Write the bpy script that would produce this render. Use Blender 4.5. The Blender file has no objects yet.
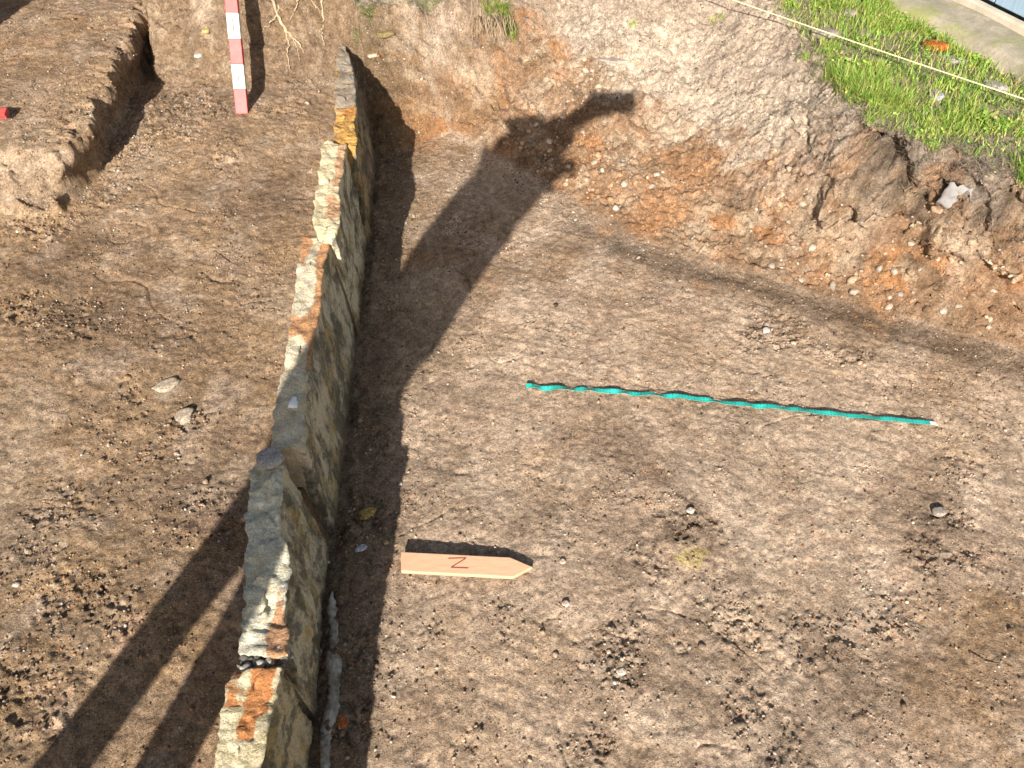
import bpy, math, random
import numpy as np
from mathutils import Vector, Matrix, Quaternion
random.seed(7); RNG = np.random.default_rng(11)
sc = bpy.context.scene
C = sc.collection
# ---------------------------------------------------------------- camera model (for turning measured points into metres)
F = 769.0; TH = math.radians(50); HC = 1.5
cT, sT = math.cos(TH), math.sin(TH)
LV = np.array([118*1.0, 281*sT+769*cT, 281*cT-769*sT]); LV /= np.linalg.norm(LV)     # direction the sunlight travels
def W(px, py, z=0.0):
    u = px-512; v = py-384
    d = (u, -v*sT+F*cT, -v*cT-F*sT)
    t = (HC-z)/(-d[2])
    return (d[0]*t, d[1]*t, z)
def UP(px, py, zs, z):        # a body point at height z whose shadow lies at the given ground point
    a = W(px, py, zs); s = (z-zs)/(-LV[2])
    return (a[0]-LV[0]*s, a[1]-LV[1]*s, z)
# ---------------------------------------------------------------- numpy noise
_T = np.random.default_rng(5).random((256, 256))
def vn(x, y, s, seed=0):
    a = 0.7*seed+0.35; c, d = math.cos(a), math.sin(a)
    xx = (x*c-y*d)/s+17.3*seed+1000; yy = (x*d+y*c)/s+9.1*seed+1000
    xi = np.floor(xx); yi = np.floor(yy); fx = xx-xi; fy = yy-yi
    xi = xi.astype(np.int64) & 255; yi = yi.astype(np.int64) & 255
    fx = fx*fx*(3-2*fx); fy = fy*fy*(3-2*fy); x1 = (xi+1) & 255; y1 = (yi+1) & 255
    return ((_T[xi, yi]*(1-fx)+_T[x1, yi]*fx)*(1-fy)+(_T[xi, y1]*(1-fx)+_T[x1, y1]*fx)*fy)*2-1
def fbm(x, y, s, o=4, seed=0, g=0.5):
    r = 0; a = 1; n = 0
    for i in range(o):
        r = r+a*vn(x, y, s/(2.03**i), seed+i); n += a; a *= g
    return r/n*1.5
def ss(a, b, x):
    t = np.clip((x-a)/(b-a), 0, 1); return t*t*(3-2*t)
# ---------------------------------------------------------------- terrain
E = lambda p: (.82*p[0]-.57*p[1], .57*p[0]+.82*p[1])
BASE = [E(p) for p in [(-.62, 2.22), (-.40, 2.28), (-.22, 2.42), (0, 2.18), (.24, 1.92), (.546, 1.70), (.95, 1.57), (1.36, 1.36), (2, 1.0), (3.2, .3)]]
TOPP = [E(p) for p in [(-.62, 2.42), (-.30, 2.50), (-.04, 2.64), (.25, 2.88), (.75, 2.62), (.86, 2.33), (.92, 2.0), (1.0, 1.83), (1.2, 1.64), (1.4, 1.53), (2.1, 1.18), (3.3, .5)]]
def secT(X, Y):
    e = .82*X-.57*Y; n = .57*X+.82*Y
    w = .05*fbm(X, Y, .35, 4, 3)
    nb = np.interp(e, [p[0] for p in BASE], [p[1] for p in BASE])+w*.6
    nt = np.interp(e, [p[0] for p in TOPP], [p[1] for p in TOPP])+w+.02*fbm(X, Y, .07, 2, 4)
    nt = np.maximum(nt, nb+.07)
    return (n-nb)/(nt-nb), n-nb, n-nt
LBX = [-4, -1.45, -1.28, -1.17, -.84, -.45]; LBY = [3.1, 3.05, 2.70, 2.36, 2.30, 2.32]
def leftT(X, Y):
    w = .03*fbm(X, Y, .25, 3, 8)
    yb = np.interp(X, LBX, LBY)+w
    return (Y-yb)/.26, Y-yb
def wallx(Y): return np.interp(Y, [-1, .5, 1.0, 1.6, 2.0, 2.6], [-.36, -.395, -.415, -.445, -.465, -.50])
def zones(X, Y):
    X = np.asarray(X, float); Y = np.asarray(Y, float)
    t, db, dt = secT(X, Y); tl, dl = leftT(X, Y)
    left = ss(.012, -.012, X-wallx(Y))
    # block of unexcavated soil at upper left
    w = .016*fbm(X, Y, .09, 3, 21, .5)
    bx = np.interp(Y, [1.5, 1.62, 1.7, 1.9, 2.1, 2.3, 2.5], [-1.5, -1.30, -1.20, -1.17, -1.17, -1.19, -1.20])
    bd = np.minimum((bx-.022-X+w), 9)            # distance inside from right edge
    bf = Y-1.75+w*1.5+.0*X                  # inside from front edge
    block = ss(-.010, .016, bd)*ss(-.07, .05, bf+.03*fbm(X, Y, .05, 3, 23))*ss(-.3, .05, Y-1.65)
    return dict(t=t, db=db, dt=dt, tl=tl, dl=dl, left=left, block=block, bd=bd, bf=bf)
def spots(X, Y, lst, seed=50):
    m = 0
    for i, (px, py, r, s, z) in enumerate(lst):
        cx, cy, _ = W(px, py, z)
        d = np.hypot(X-cx, Y-cy)
        near = (d < r*2.2)
        if not np.any(near): continue
        v = np.zeros_like(X)
        v[near] = s*ss(0, .7, 1-d[near]/r+.75*fbm(X[near], Y[near], r*.5+.02, 4, seed+i))
        m = np.maximum(m, v)
    return m if not np.isscalar(m) else np.zeros_like(X)
ROUGH = [(690, 525, .09, 1, 0), (640, 560, .07, .8, 0), (620, 650, .09, 1, 0), (810, 640, .12, .45, 0), (740, 640, .05, .8, 0), (860, 715, .08, .9, 0), (745, 705, .06, .8, 0),
         (700, 610, .1, .6, 0), (495, 620, .05, .9, 0), (590, 750, .06, .9, 0), (775, 752, .06, .9, 0), (890, 620, .1, .7, 0), (935, 515, .05, 1, 0), (940, 560, .08, .7, 0),
         (760, 330, .13, .8, 0), (560, 330, .06, .6, 0), (830, 350, .09, .7, 0), (960, 470, .06, .5, 0), (470, 740, .05, .8, 0), (430, 640, .04, .5, 0), (540, 470, .05, .35, 0),
         (75, 600, .11, 1, .2), (30, 700, .1, .8, .2), (180, 420, .06, .7, .2), (150, 455, .05, .6, .2), (210, 500, .09, .8, .2), (60, 500, .08, .5, .2), (20, 550, .09, .7, .2),
         (130, 150, .14, .9, .2), (190, 120, .13, .9, .2), (220, 160, .1, .7, .2), (30, 210, .1, .9, .25), (280, 110, .1, .6, .2), (110, 200, .08, .6, .2), (60, 320, .1, .5, .2), (180, 330, .08, .45, .2), (20, 310, .07, .7, .2),
         (250, 300, .07, .4, .2), (120, 400, .07, .4, .2), (470, 230, .1, .5, 0), (330, 740, .08, 1, 0), (365, 520, .07, 1, 0), (360, 640, .1, .8, 0), (375, 430, .08, .7, 0)]
def height(X, Y, Z=None, fine=True):
    if Z is None: Z = zones(X, Y)
    t, tl, left = Z['t'], Z['tl'], Z['left']
    big = .012*fbm(X, Y, .55, 3, 31)
    topz = .40+.03*ss(-.2, -.7, X)-.02*ss(.3,0,X)+.02*fbm(X, Y, .5, 3, 33)
    # steep lower part, then easing to the top
    prof = np.clip(t, 0, 1)
    k = ss(.5, -.6, .82*X-.57*Y+.35)       # 1 on the long earthen slope, 0 on the steep right part
    pr = k*(prof**1.3)+(1-k)*ss(-.05, 1.02, prof)
    zr = topz*pr
    gl = .20+.015*fbm(X, Y, .7, 2, 35)
    zl = gl+.14*Z['block']+(topz+.1-gl)*ss(0, 1.0, tl)
    h = zr*(1-left)+zl*left+big
    X0, Y0 = X, Y; X = X+.57*1.3*zr*(1-left); X = X-1.3*.125*Z['block']*left; Y = Y+.82*1.3*zr*(1-left)+1.4*(zl-gl)*left*(tl > 0)
    # outer earth past the trench ends
    h = h+(.42-h)*ss(-1.6, -2.0, Y0); h = h+(.42-h)*ss(-2.9, -3.4, X0)
    if not fine: return h
    sect = ss(0.02, .12, t)*(1-ss(1.0, 1.15, t))*(1-left)
    lsec = ss(0.02, .15, tl)*left
    rough = spots(X0, Y0, ROUGH)
    r1 = fbm(X, Y, .05, 4, 41, .6)
    r2 = fbm(X, Y, .015, 2, 47, .7)
    rid = 1-np.abs(fbm(X, Y, .03, 3, 44, .6))*2
    amp = .0014+.0026*np.clip(rough, 0, 1)
    h = h+amp*1.15*r2+amp*.6*r1-(.0014+.0032*np.clip(rough, 0, 1))*ss(.35, .7, fbm(X, Y, .012, 2, 57, .7))+.004*fbm(X, Y, .16, 3, 58)
    pits = ss(.35, .75, fbm(X, Y, .035, 3, 61, .6))
    h = h-(.0016+.0035*np.clip(rough, 0, 1))*pits
    h = h+sect*(.009*r1+.004*r2+.016*fbm(X, Y, .14, 3, 63)+.005*rid+.004*fbm(X, Y, .012, 2, 64))
    # crumbling root-bound soil below the turf at right
    cr = ss(-.60, -.33, .82*X0-.57*Y0)*ss(.35, .6, t)*(1-ss(1.1, 1.5, t))*(1-left)
    h = h+cr*.006*fbm(X, Y, .05, 3, 66, .6)
    h = h+lsec*(.020*fbm(X, Y, .10, 4, 71, .6)+.006*r2)
    sl = 4*Z['block']*(1-Z['block'])*left; h = h+sl*.006*fbm(X, Y, .045, 4, 87, .65)
    # ragged broken edge of the block
    eg = np.exp(-(Z['bd']/.06)**2)*ss(1.55, 1.75, Y0)*left*Z['block']
    h = h-eg*.022*ss(-.1, .6, fbm(X, Y, .05, 4, 73, .6))+eg*.008*fbm(X, Y, .02, 3, 74, .7)
    # crack-like scratches
    cl = np.abs(fbm(X+.3*Y, Y, .33, 3, 76)); h = h-.004*np.exp(-(cl/.012)**2)*(vn(X, Y, .3, 78) > .1)
    for px_, py_, zz_, rr_, dp_ in ( (350, 30, .3, .03, .04), (402, 12, .36, .025, .04), (432, 46, .25, .03, .03), (392, 50, .22, .035, .025), (378, 22, .3, .02, .03), (512, 34, .3, .03, .05), (480, 40, .28, .02, .03), (505, 24, .35, .03, .04)):
        qx, qy, _ = W(px_, py_, zz_); h = h-dp_*np.exp(-(((X0-qx)**2+(Y0-qy)**2)/rr_**2)*(1.4+r1))*(1-left)
    sc1 = fbm(X0*.35+Y0*.9, (Y0*.35-X0*.9)*.12, .03, 3, 901, .6); h = h+.0016*sc1*(1-np.clip(sect+lsec, 0, 1))
    # toe of the section: a shallow gully of loose soil
    g = np.exp(-((Z['db']+.035)/.035)**2)*(1-left); h = h-.003*g
    wt = np.exp(-((X0-wallx(Y0)-.045)/.02)**2)*(1-left); h = h+.012*wt*(.6+r1)
    return h
HO3 = [(884, 165, .050, .11), (872, 148, .042, .09), (862, 128, .03, .05), (898, 188, .03, .06), (918, 205, .025, .05), (945, 186, .022, .04), (985, 205, .022, .03), (1010, 195, .02, .03)]
HQ = []
def overhang(X, Y, Z):        # the turf lip leans out over the hollow below it
    m = ss(-.60, -.30, .82*X-.57*Y)*(1-Z['left'])*(ss(.46, .58, Z['t']+.15*fbm(X, Y, .09, 3, 84))*(1-ss(1.3, 2.6, Z['t'])))
    m = m*(.5+.8*np.clip(fbm(X, Y, .2, 2, 81)+.4, 0, 1))
    hz = np.maximum(height(X, Y, Z, False), 0); xs = X+.57*1.3*hz; ys = Y+.82*1.3*hz
    st = ss(-.62, -.40, .82*X-.57*Y)*(1-Z['left'])*ss(.08, .3, Z['t'])*(1-ss(1.1, 1.6, Z['t']))
    bl = np.exp(-(np.maximum(Z['bd'], 0)/.05)**2)*ss(.35, .75, Z['block'])*Z['left']*ss(1.62, 1.72, Y)*(.028+.012*fbm(X, Y, .05, 3, 137, .6))
    d = .050*m+st*(.018*fbm(xs, ys, .07, 4, 131, .6)+.020*ss(.3, .62, Z['t'])*fbm(xs, ys, .035, 3, 135, .6))
    if not HQ:
        for (px_, py_, rr_, dp_) in HO3:
            dd_ = np.array(W(px_, py_, 0.0)); o3 = np.array([0, 0, HC]); dd_ = dd_-o3; tt = np.linspace(.4, 1.2, 500); PP = o3+dd_[None]*tt[:, None]
            hc = height(PP[:, 0], PP[:, 1], None, False); k = np.argmax(PP[:, 2] < hc); HQ.append((PP[k, 0], PP[k, 1], hc[k], rr_, dp_))
    for (qx, qy, qz, rr_, dp_) in HQ: d = d-dp_*np.exp(-((X-qx)**2+(Y-qy)**2+(hz-qz)**2)/rr_**2)*(1-Z['left'])
    return -.57*d+bl, -.82*d
def Hs(x, y):
    a = np.array([x], float); b = np.array([y], float); return float(height(a, b)[0])
def mixc(c, col, m): return c*(1-m[..., None])+np.array(col)*m[..., None]
DARK = [(300, 20, .09, .6, .4), (318, 40, .06, .6, .35), (285, 60, .05, .5, .3), (180, 30, .06, .4, .35), (692, 520, .075, 1, 0), (715, 548, .05, .9, 0), (640, 565, .06, .5, 0), (620, 655, .07, .6, 0), (845, 700, .10, .55, 0), (780, 740, .1, .7, 0), (700, 600, .07, .45, 0), (940, 515, .05, .8, 0),
        (940, 560, .06, .4, 0), (760, 325, .12, .35, 0), (590, 752, .04, .7, 0), (500, 622, .04, .4, 0), (740, 590, .06, .45, 0), (860, 350, .08, .35, 0), (800, 610, .06, .4, 0),
        (75, 600, .10, .55, .2), (170, 110, .15, .45, .2), (230, 120, .1, .45, .2), (20, 545, .08, .35, .2), (60, 490, .07, .3, .2), (110, 60, .12, .5, .3), (60, 80, .12, .4, .3), (740, 172, .035, .9, .2),
        (170, 330, .1, .35, .2), (40, 320, .1, .45, .2), (10, 700, .12, .4, .2), (240, 10, .1, .5, .4)]
BROWN = [(370, 85, .10, .9, .12), (420, 80, .12, .9, .12), (480, 85, .12, .9, .12), (540, 80, .09, .8, .12), (600, 95, .09, .7, .12), (390, 55, .05, .9, .2), (440, 50, .05, .9, .2), (580, 120, .08, .6, .1), (990, 650, .13, .85, 0), (1000, 720, .13, .7, 0), (940, 740, .1, .5, 0), (560, 250, .22, .7, 0), (640, 290, .22, .45, 0), (450, 250, .22, .8, 0), (840, 330, .18, .5, 0), (960, 385, .2, .5, 0), (720, 300, .2, .45, 0), (440, 160, .25, .8, 0), (560, 400, .15, .2, 0)]
ORANGE = [(430, 140, .10, .7, 0), (415, 260, .06, .5, 0), (500, 150, .06, .5, 0), (590, 165, .09, .75, .05), (660, 190, .11, .8, .1), (700, 165, .1, .8, .15), (770, 160, .08, .6, .2), (825, 150, .05, .6, .25), (830, 255, .05, .5, .1), (885, 262, .05, .9, .12),
          (900, 285, .08, .75, .1), (925, 215, .06, .95, .2), (975, 260, .08, .7, .1), (1006, 303, .025, 1, .07), (610, 235, .04, .8, 0), (700, 290, .03, .7, 0), (465, 60, .10, .6, .1), (390, 75, .07, .7, .1), (650, 475, .03, .4, 0),
          (400, 560, .03, .4, 0), (495, 290, .04, .35, 0), (740, 390, .04, .35, 0), (600, 205, .06, .5, 0), (850, 175, .06, .7, .22), (690, 140, .08, .6, .2), (25, 60, .1, .35, .3), (90, 40, .1, .3, .3), (780, 200, .06, .5, .12), (500, 60, .025, 1, .2)]
PALE = [(640, 40, .16, .85, .3), (720, 60, .2, .85, .3), (790, 110, .16, .95, .3), (700, 95, .12, .9, .25), (820, 60, .1, .8, .35), (850, 130, .09, .6, .3), (620, 70, .08, .7, .25), (560, 30, .1, .6, .35), (760, 215, .05, .7, .1), (815, 215, .05, .7, .13),
        (850, 240, .08, .6, .1), (790, 250, .05, .6, .06), (950, 285, .06, .6, .07), (870, 225, .05, .7, .15), (700, 210, .04, .5, .1), (440, 20, .07, .9, .35), (415, 30, .06, .8, .3), (545, 45, .04, .8, .2), (525, 120, .05, .7, 0), (560, 110, .03, .5, .05), (480, 100, .06, .5, .05),
        (640, 130, .05, .5, .1), (760, 560, .1, .45, 0), (560, 560, .1, .35, 0), (480, 480, .12, .35, 0), (720, 480, .12, .35, 0), (820, 620, .06, .6, 0), (840, 740, .04, .8, 0), (870, 600, .07, .5, 0), (660, 720, .08, .4, 0), (480, 700, .08, .3, 0), (840, 480, .12, .35, 0), (430, 580, .08, .3, 0),
        (165, 388, .03, .9, .2), (185, 418, .03, .9, .2), (60, 490, .02, .8, .2), (290, 470, .05, .4, .2), (210, 190, .08, .45, .2), (120, 185, .05, .5, .2), (240, 245, .07, .5, .2), (265, 50, .07, .75, .25), (200, 10, .06, .6, .4), (30, 170, .12, .5, .3), (70, 175, .04, .5, .28), (20, 215, .06, .3, .2), (100, 340, .08, .3, .2), (230, 480, .06, .45, .2), (190, 500, .05, .4, .2), (255, 410, .05, .4, .2)]
def colour(X, Y, Z, hz):
    t, left = Z['t'], Z['left']
    XS, YS = X, Y; hh = np.maximum(height(X, Y, Z, False)-.03-.18*left, 0); X = X+.57*1.3*hh*(1-left); Y = Y+(.82*1.3*(1-left)+1.3*left)*hh
    n1 = fbm(X, Y, .30, 5, 91); n2 = fbm(X, Y, .07, 4, 95, .6); n3 = fbm(X, Y, .018, 3, 99, .6)
    c = np.zeros(X.shape+(3,))
    cr = np.array([.47, .350, .255]); cl = np.array([.305, .205, .123])
    c[:] = cr; c = mixc(c, cl, left)
    c = mixc(c, (.16, .105, .07), .62*ss(.05, .8, n1)*(.45+.55*left))
    c = mixc(c, (.40, .315, .235), .45*ss(.15, .8, -n1+.25*n2))
    c = mixc(c, (.20, .135, .09), .35*ss(.25, .9, n2))
    c = mixc(c, (.46, .30, .21), .5*ss(.2, .8, fbm(X, Y, .05, 3, 411, .6))*ss(0, .6, fbm(X, Y, .4, 2, 415)))
    c = mixc(c, (.36, .25, .16), .3*ss(.3, .9, -fbm(X, Y, .15, 4, 103)))
    c = mixc(c, (.42, .27, .14), .38*ss(.1, .7, fbm(X, Y*1.5, .22, 4, 104))*(.55+.45*left))
    R = 1-left
    e = .82*XS-.57*YS
    face = ss(-.02, .06, t)*R
    c = mixc(c, (.27, .19, .13), .55*ss(.1, .6, fbm(X, Y, .16, 5, 907, .62)))
    c = mixc(c, (.54, .42, .32), .35*ss(.2, .7, fbm(X, Y, .09, 5, 913, .6)))
    # section: rusty brown subsoil with paler lumps, grey crumbly topsoil above
    c = mixc(c, (.25, .15, .085), face*.9)
    c = mixc(c, (.42, .32, .22), face*.7*ss(.0, .5, fbm(X, Y, .09, 4, 107, .6)))
    c = mixc(c, (.38, .18, .075), face*.7*ss(.2, .7, fbm(X, Y, .11, 3, 111, .6)))
    c = mixc(c, (.12, .075, .045), face*.6*ss(.35, .8, fbm(X, Y, .06, 3, 115, .6)))
    c = mixc(c, (.25, .205, .165), ss(.62, .85, t+.12*n2)*R*ss(-.6, -.3, e))
    c = mixc(c, (.45, .375, .30), ss(.46, .60, t+.10*n2+.06*fbm(X, Y, .2, 2, 402))*R*ss(.0, .25, XS)*ss(-.25, -.5, e)*.9)
    c = mixc(c, (.36, .285, .22), ss(.68, .85, t+.2*n2)*R*ss(-.4, -.7, e)*.85)
    # left section
    lf = ss(.0, .12, Z['tl'])*left
    c = mixc(c, (.17, .115, .072), lf*.75)
    c = mixc(c, (.34, .26, .18), lf*.5*ss(.1, .6, fbm(X, Y, .08, 3, 118)))
    c = mixc(c, (.235, .145, .075), np.clip(spots(XS, YS, BROWN, 140)*R, 0, 1)*(.74+.25*n2))
    # dark line at the toe of the section
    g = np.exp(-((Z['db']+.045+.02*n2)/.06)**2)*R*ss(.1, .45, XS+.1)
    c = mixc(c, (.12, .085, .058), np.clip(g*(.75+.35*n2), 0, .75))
    c = mixc(c, (.47, .38, .29), spots(XS, YS, PALE, 180)*.85*(.75+.25*n2))
    c = mixc(c, (.42, .20, .08), spots(XS, YS, ORANGE, 260)*.62*(.7+.3*n3))
    c = mixc(c, (.10, .070, .050), np.clip(spots(XS, YS, DARK, 320)*1.05*(.75+.5*fbm(X, Y, .02, 3, 333, .7)), 0, .8)*(.7+.45*n3))
    rg = np.clip(spots(XS, YS, ROUGH), 0, 1); c = mixc(c, (.075, .052, .036), (.10+.55*rg)*ss(.15, .55, fbm(X, Y, .011, 2, 57, .7)+.25*fbm(X, Y, .035, 2, 381)))
    c = mixc(c, (.52, .40, .29), (.12+.35*rg)*ss(.35, .7, fbm(X, Y, .013, 2, 385, .7)))
    c = mixc(c, (.46, .36, .15), spots(XS, YS, [(686, 552, .035, .8, 0), (55, 220, .02, .5, .2)], 360))
    # slab shade painted into the soil colour, over slightly damp ground
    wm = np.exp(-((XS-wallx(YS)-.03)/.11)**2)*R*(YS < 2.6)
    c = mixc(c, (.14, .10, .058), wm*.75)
    c = mixc(c, (.09, .105, .028), spots(XS, YS, [(368, 22, .035, .9, .35), (352, 12, .025, .7, .4)], 370))
    overhang(XS[:2], YS[:2], {k: v[:2] for k, v in Z.items()})
    for (qx, qy, qz, rr_, dp_) in HQ: c = mixc(c, (.085, .062, .045), .75*np.exp(-((XS-qx)**2+(YS-qy)**2)/(rr_*.8)**2)*(1-left))  # humus tint that also paints the hollows' shade into the soil colour
    # turf soil on the bank
    tb = ss(1.0, 1.12, t)*R
    c = mixc(c, (.28, .23, .16), tb)
    c = mixc(c, (.11, .13, .045), tb*ss(-.15, .3, n2+.5*n1)*.6)
    far = ss(2.2, 4, np.hypot(XS, YS-1.5)); c = mixc(c, (.10, .14, .04), far)
    c = c*(1+.22*n3[..., None]+.10*n2[..., None])
    return np.clip(c, .02, .8)
# ---------------------------------------------------------------- helpers
def tag(o, label=None, cat=None, group=None, kind=None):
    if label: o['label'] = label
    if cat: o['category'] = cat
    if group: o['group'] = group
    if kind: o['kind'] = kind
    return o
def empty(name, loc=(0, 0, 0), **k):
    o = bpy.data.objects.new(name, None); C.objects.link(o); o.location = loc; o.empty_display_size = .05
    return tag(o, **k)
def mesh_obj(name, verts, faces, mat, parent=None, col=None, smooth=True, **k):
    me = bpy.data.meshes.new(name)
    verts = np.asarray(verts, dtype=np.float32)
    if isinstance(faces, np.ndarray):
        nf, kf = faces.shape
        me.vertices.add(len(verts)); me.vertices.foreach_set('co', verts.ravel())
        me.loops.add(nf*kf); me.loops.foreach_set('vertex_index', faces.astype(np.int32).ravel())
        me.polygons.add(nf); me.polygons.foreach_set('loop_start', np.arange(0, nf*kf, kf, dtype=np.int32))
        me.polygons.foreach_set('loop_total', np.full(nf, kf, dtype=np.int32)); me.update(calc_edges=True)
    else:
        me.from_pydata(verts.tolist(), [], faces); me.update()
    if smooth: me.polygons.foreach_set('use_smooth', np.ones(len(me.polygons), dtype=bool))
    if col is not None:
        a = me.color_attributes.new('Col', 'FLOAT_COLOR', 'POINT')
        cc = np.ones((len(verts), 4), np.float32); cc[:, :3] = col; a.data.foreach_set('color', cc.ravel())
    for m in (mat if isinstance(mat, (list, tuple)) else [mat]): me.materials.append(m)
    o = bpy.data.objects.new(name, me); C.objects.link(o)
    if parent: o.parent = parent; o.matrix_parent_inverse = Matrix.Translation(-Vector(parent.location))
    return tag(o, **k)
def tube(pts, rad, n=7, jit=0, seed=0):
    rng = np.random.default_rng(seed); P = np.array(pts, float); V = []; Fc = []
    if np.isscalar(rad): rad = [rad]*len(P)
    for i in range(len(P)):
        d = P[min(i+1, len(P)-1)]-P[max(i-1, 0)]; d /= np.linalg.norm(d)+1e-9
        a = np.cross(d, (0, 0, 1) if abs(d[2]) < .9 else (1, 0, 0)); a /= np.linalg.norm(a); b = np.cross(d, a)
        for j in range(n):
            q = 2*math.pi*j/n; r = rad[i]*(1+jit*rng.uniform(-1, 1)); V.append(P[i]+r*(a*math.cos(q)+b*math.sin(q)))
    for i in range(len(P)-1):
        for j in range(n): Fc.append((i*n+j, i*n+(j+1) % n, (i+1)*n+(j+1) % n, (i+1)*n+j))
    Fc.append(tuple(range(n))[::-1]); Fc.append(tuple((len(P)-1)*n+j for j in range(n)))
    return V, Fc
def merge(parts):
    V = []; Fc = []
    for v, f in parts:
        b = len(V); V += list(v); Fc += [tuple(i+b for i in q) for q in f]
    return V, Fc
def boxm(c, sx, sy, sz, R=None):
    V = [Vector((x*sx/2, y*sy/2, z*sz/2)) for x in (-1, 1) for y in (-1, 1) for z in (-1, 1)]
    if R is not None: V = [R @ v for v in V]
    V = [tuple(v+Vector(c)) for v in V]
    return V, [(0, 1, 3, 2), (4, 6, 7, 5), (0, 4, 5, 1), (2, 3, 7, 6), (0, 2, 6, 4), (1, 5, 7, 3)]
def bevel(o, w, seg=2):
    m = o.modifiers.new('b', 'BEVEL'); m.width = w; m.segments = seg; m.limit_method = 'ANGLE'; return o
# ---------------------------------------------------------------- materials
def new_mat(name):
    m = bpy.data.materials.new(name); m.use_nodes = True; nt = m.node_tree; b = nt.nodes['Principled BSDF']; b.inputs['Specular IOR Level'].default_value = .25
    return m, nt, b
def N(nt, t, **k):
    n = nt.nodes.new(t)
    for a, v in k.items():
        if a in n.inputs: n.inputs[a].default_value = v
        else: setattr(n, a, v)
    return n
def ramp(nt, fac, stops):
    r = nt.nodes.new('ShaderNodeValToRGB'); nt.links.new(fac, r.inputs[0])
    el = r.color_ramp.elements
    while len(el) < len(stops): el.new(.5)
    for e, (p, c) in zip(el, stops): e.position = p; e.color = (*c, 1) if len(c) == 3 else c
    return r.outputs[0]
def mix(nt, fac, a, b, mode='MIX'):
    m = nt.nodes.new('ShaderNodeMix'); m.data_type = 'RGBA'; m.blend_type = mode
    for s, v in ((m.inputs[0], fac), (m.inputs[6], a), (m.inputs[7], b)):
        if hasattr(v, 'links'): nt.links.new(v, s)
        elif isinstance(v, (int, float)): s.default_value = v
        else: s.default_value = (*v, 1)
    return m.outputs[2]
def noise(nt, scale, detail=4, rough=.6, vec=None):
    n = N(nt, 'ShaderNodeTexNoise', Scale=scale, Detail=detail, Roughness=rough)
    if vec is None:
        tc = nt.nodes.get('Texture Coordinate') or nt.nodes.new('ShaderNodeTexCoord'); vec = tc.outputs['Object']
    nt.links.new(vec, n.inputs['Vector']); return n.outputs[0]
def grey(v): return (v, v, v)
def soil_mat(name, bump=.75, speck=True, fine=1.0):
    m, nt, b = new_mat(name); L = nt.links
    at = N(nt, 'ShaderNodeAttribute', attribute_name='Col'); base = at.outputs['Color']
    n1 = noise(nt, 185*fine, 4, .85); base = mix(nt, 1.0, base, ramp(nt, n1, [(.32, grey(.42)), (.5, grey(1.0)), (.68, grey(1.55))]), 'MULTIPLY')
    n2 = noise(nt, 55*fine, 4, .7); base = mix(nt, 1.0, base, ramp(nt, n2, [(.32, (.68, .66, .64)), (.52, grey(1.0)), (.7, (1.25, 1.24, 1.22))]), 'MULTIPLY')
    nl = noise(nt, 7, 3, .6); base = mix(nt, 1.0, base, ramp(nt, nl, [(.35, (.88, .86, .84)), (.65, (1.1, 1.1, 1.1))]), 'MULTIPLY')
    if speck:
        tc = nt.nodes['Texture Coordinate']
        for sc_, thr, colr in ((230, .10, (.60, .52, .42)), (170, .13, (.035, .026, .02)), (120, .06, (.45, .22, .10))):
            v = N(nt, 'ShaderNodeTexVoronoi', Scale=sc_); L.new(tc.outputs['Object'], v.inputs['Vector'])
            g = noise(nt, sc_*.13, 2, .5)
            f = ramp(nt, v.outputs['Distance'], [(0, grey(1)), (thr*1.6, grey(1)), (thr*3, grey(0))])
            f2 = ramp(nt, v.outputs['Color'], [(.60, grey(0)), (.68, grey(1))]); g2 = ramp(nt, g, [(.46, grey(0)), (.56, grey(1))])
            f = mix(nt, 1, f, f2, 'MULTIPLY'); f = mix(nt, 1, f, g2, 'MULTIPLY'); f = mix(nt, 1, f, grey(.75), 'MULTIPLY')
            base = mix(nt, f, base, colr)
    L.new(base, b.inputs['Base Color']); b.inputs['Roughness'].default_value = .95; b.inputs['Specular IOR Level'].default_value = .15
    nb = noise(nt, 110*fine, 6, .8); nc = noise(nt, 330*fine, 3, .8)
    bm = N(nt, 'ShaderNodeBump', Strength=bump, Distance=.007); L.new(nb, bm.inputs['Height'])
    b2 = N(nt, 'ShaderNodeBump', Strength=bump*1.1, Distance=.004); L.new(nc, b2.inputs['Height']); L.new(bm.outputs[0], b2.inputs['Normal'])
    L.new(b2.outputs[0], b.inputs['Normal'])
    return m
M_soil = soil_mat('soil')
M_crumb = soil_mat('crumb', .5, False, 1.3)
def simple(name, stops, scale=20, rough=.8, bump=.2, bs=None, spec=.25, stretch=None, bd=.002):
    m, nt, b = new_mat(name); vec = None
    if stretch:
        tc = nt.nodes.new('ShaderNodeTexCoord'); mp = N(nt, 'ShaderNodeMapping'); mp.inputs['Scale'].default_value = stretch
        nt.links.new(tc.outputs['Object'], mp.inputs['Vector']); vec = mp.outputs[0]
    n = noise(nt, scale, 5, .65, vec); nt.links.new(ramp(nt, n, stops), b.inputs['Base Color'])
    b.inputs['Roughness'].default_value = rough; b.inputs['Specular IOR Level'].default_value = spec
    if bump:
        nb = noise(nt, bs or scale*3, 5, .65, vec); bm = N(nt, 'ShaderNodeBump', Strength=bump, Distance=bd); nt.links.new(nb, bm.inputs['Height']); nt.links.new(bm.outputs[0], b.inputs['Normal'])
    return m
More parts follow.
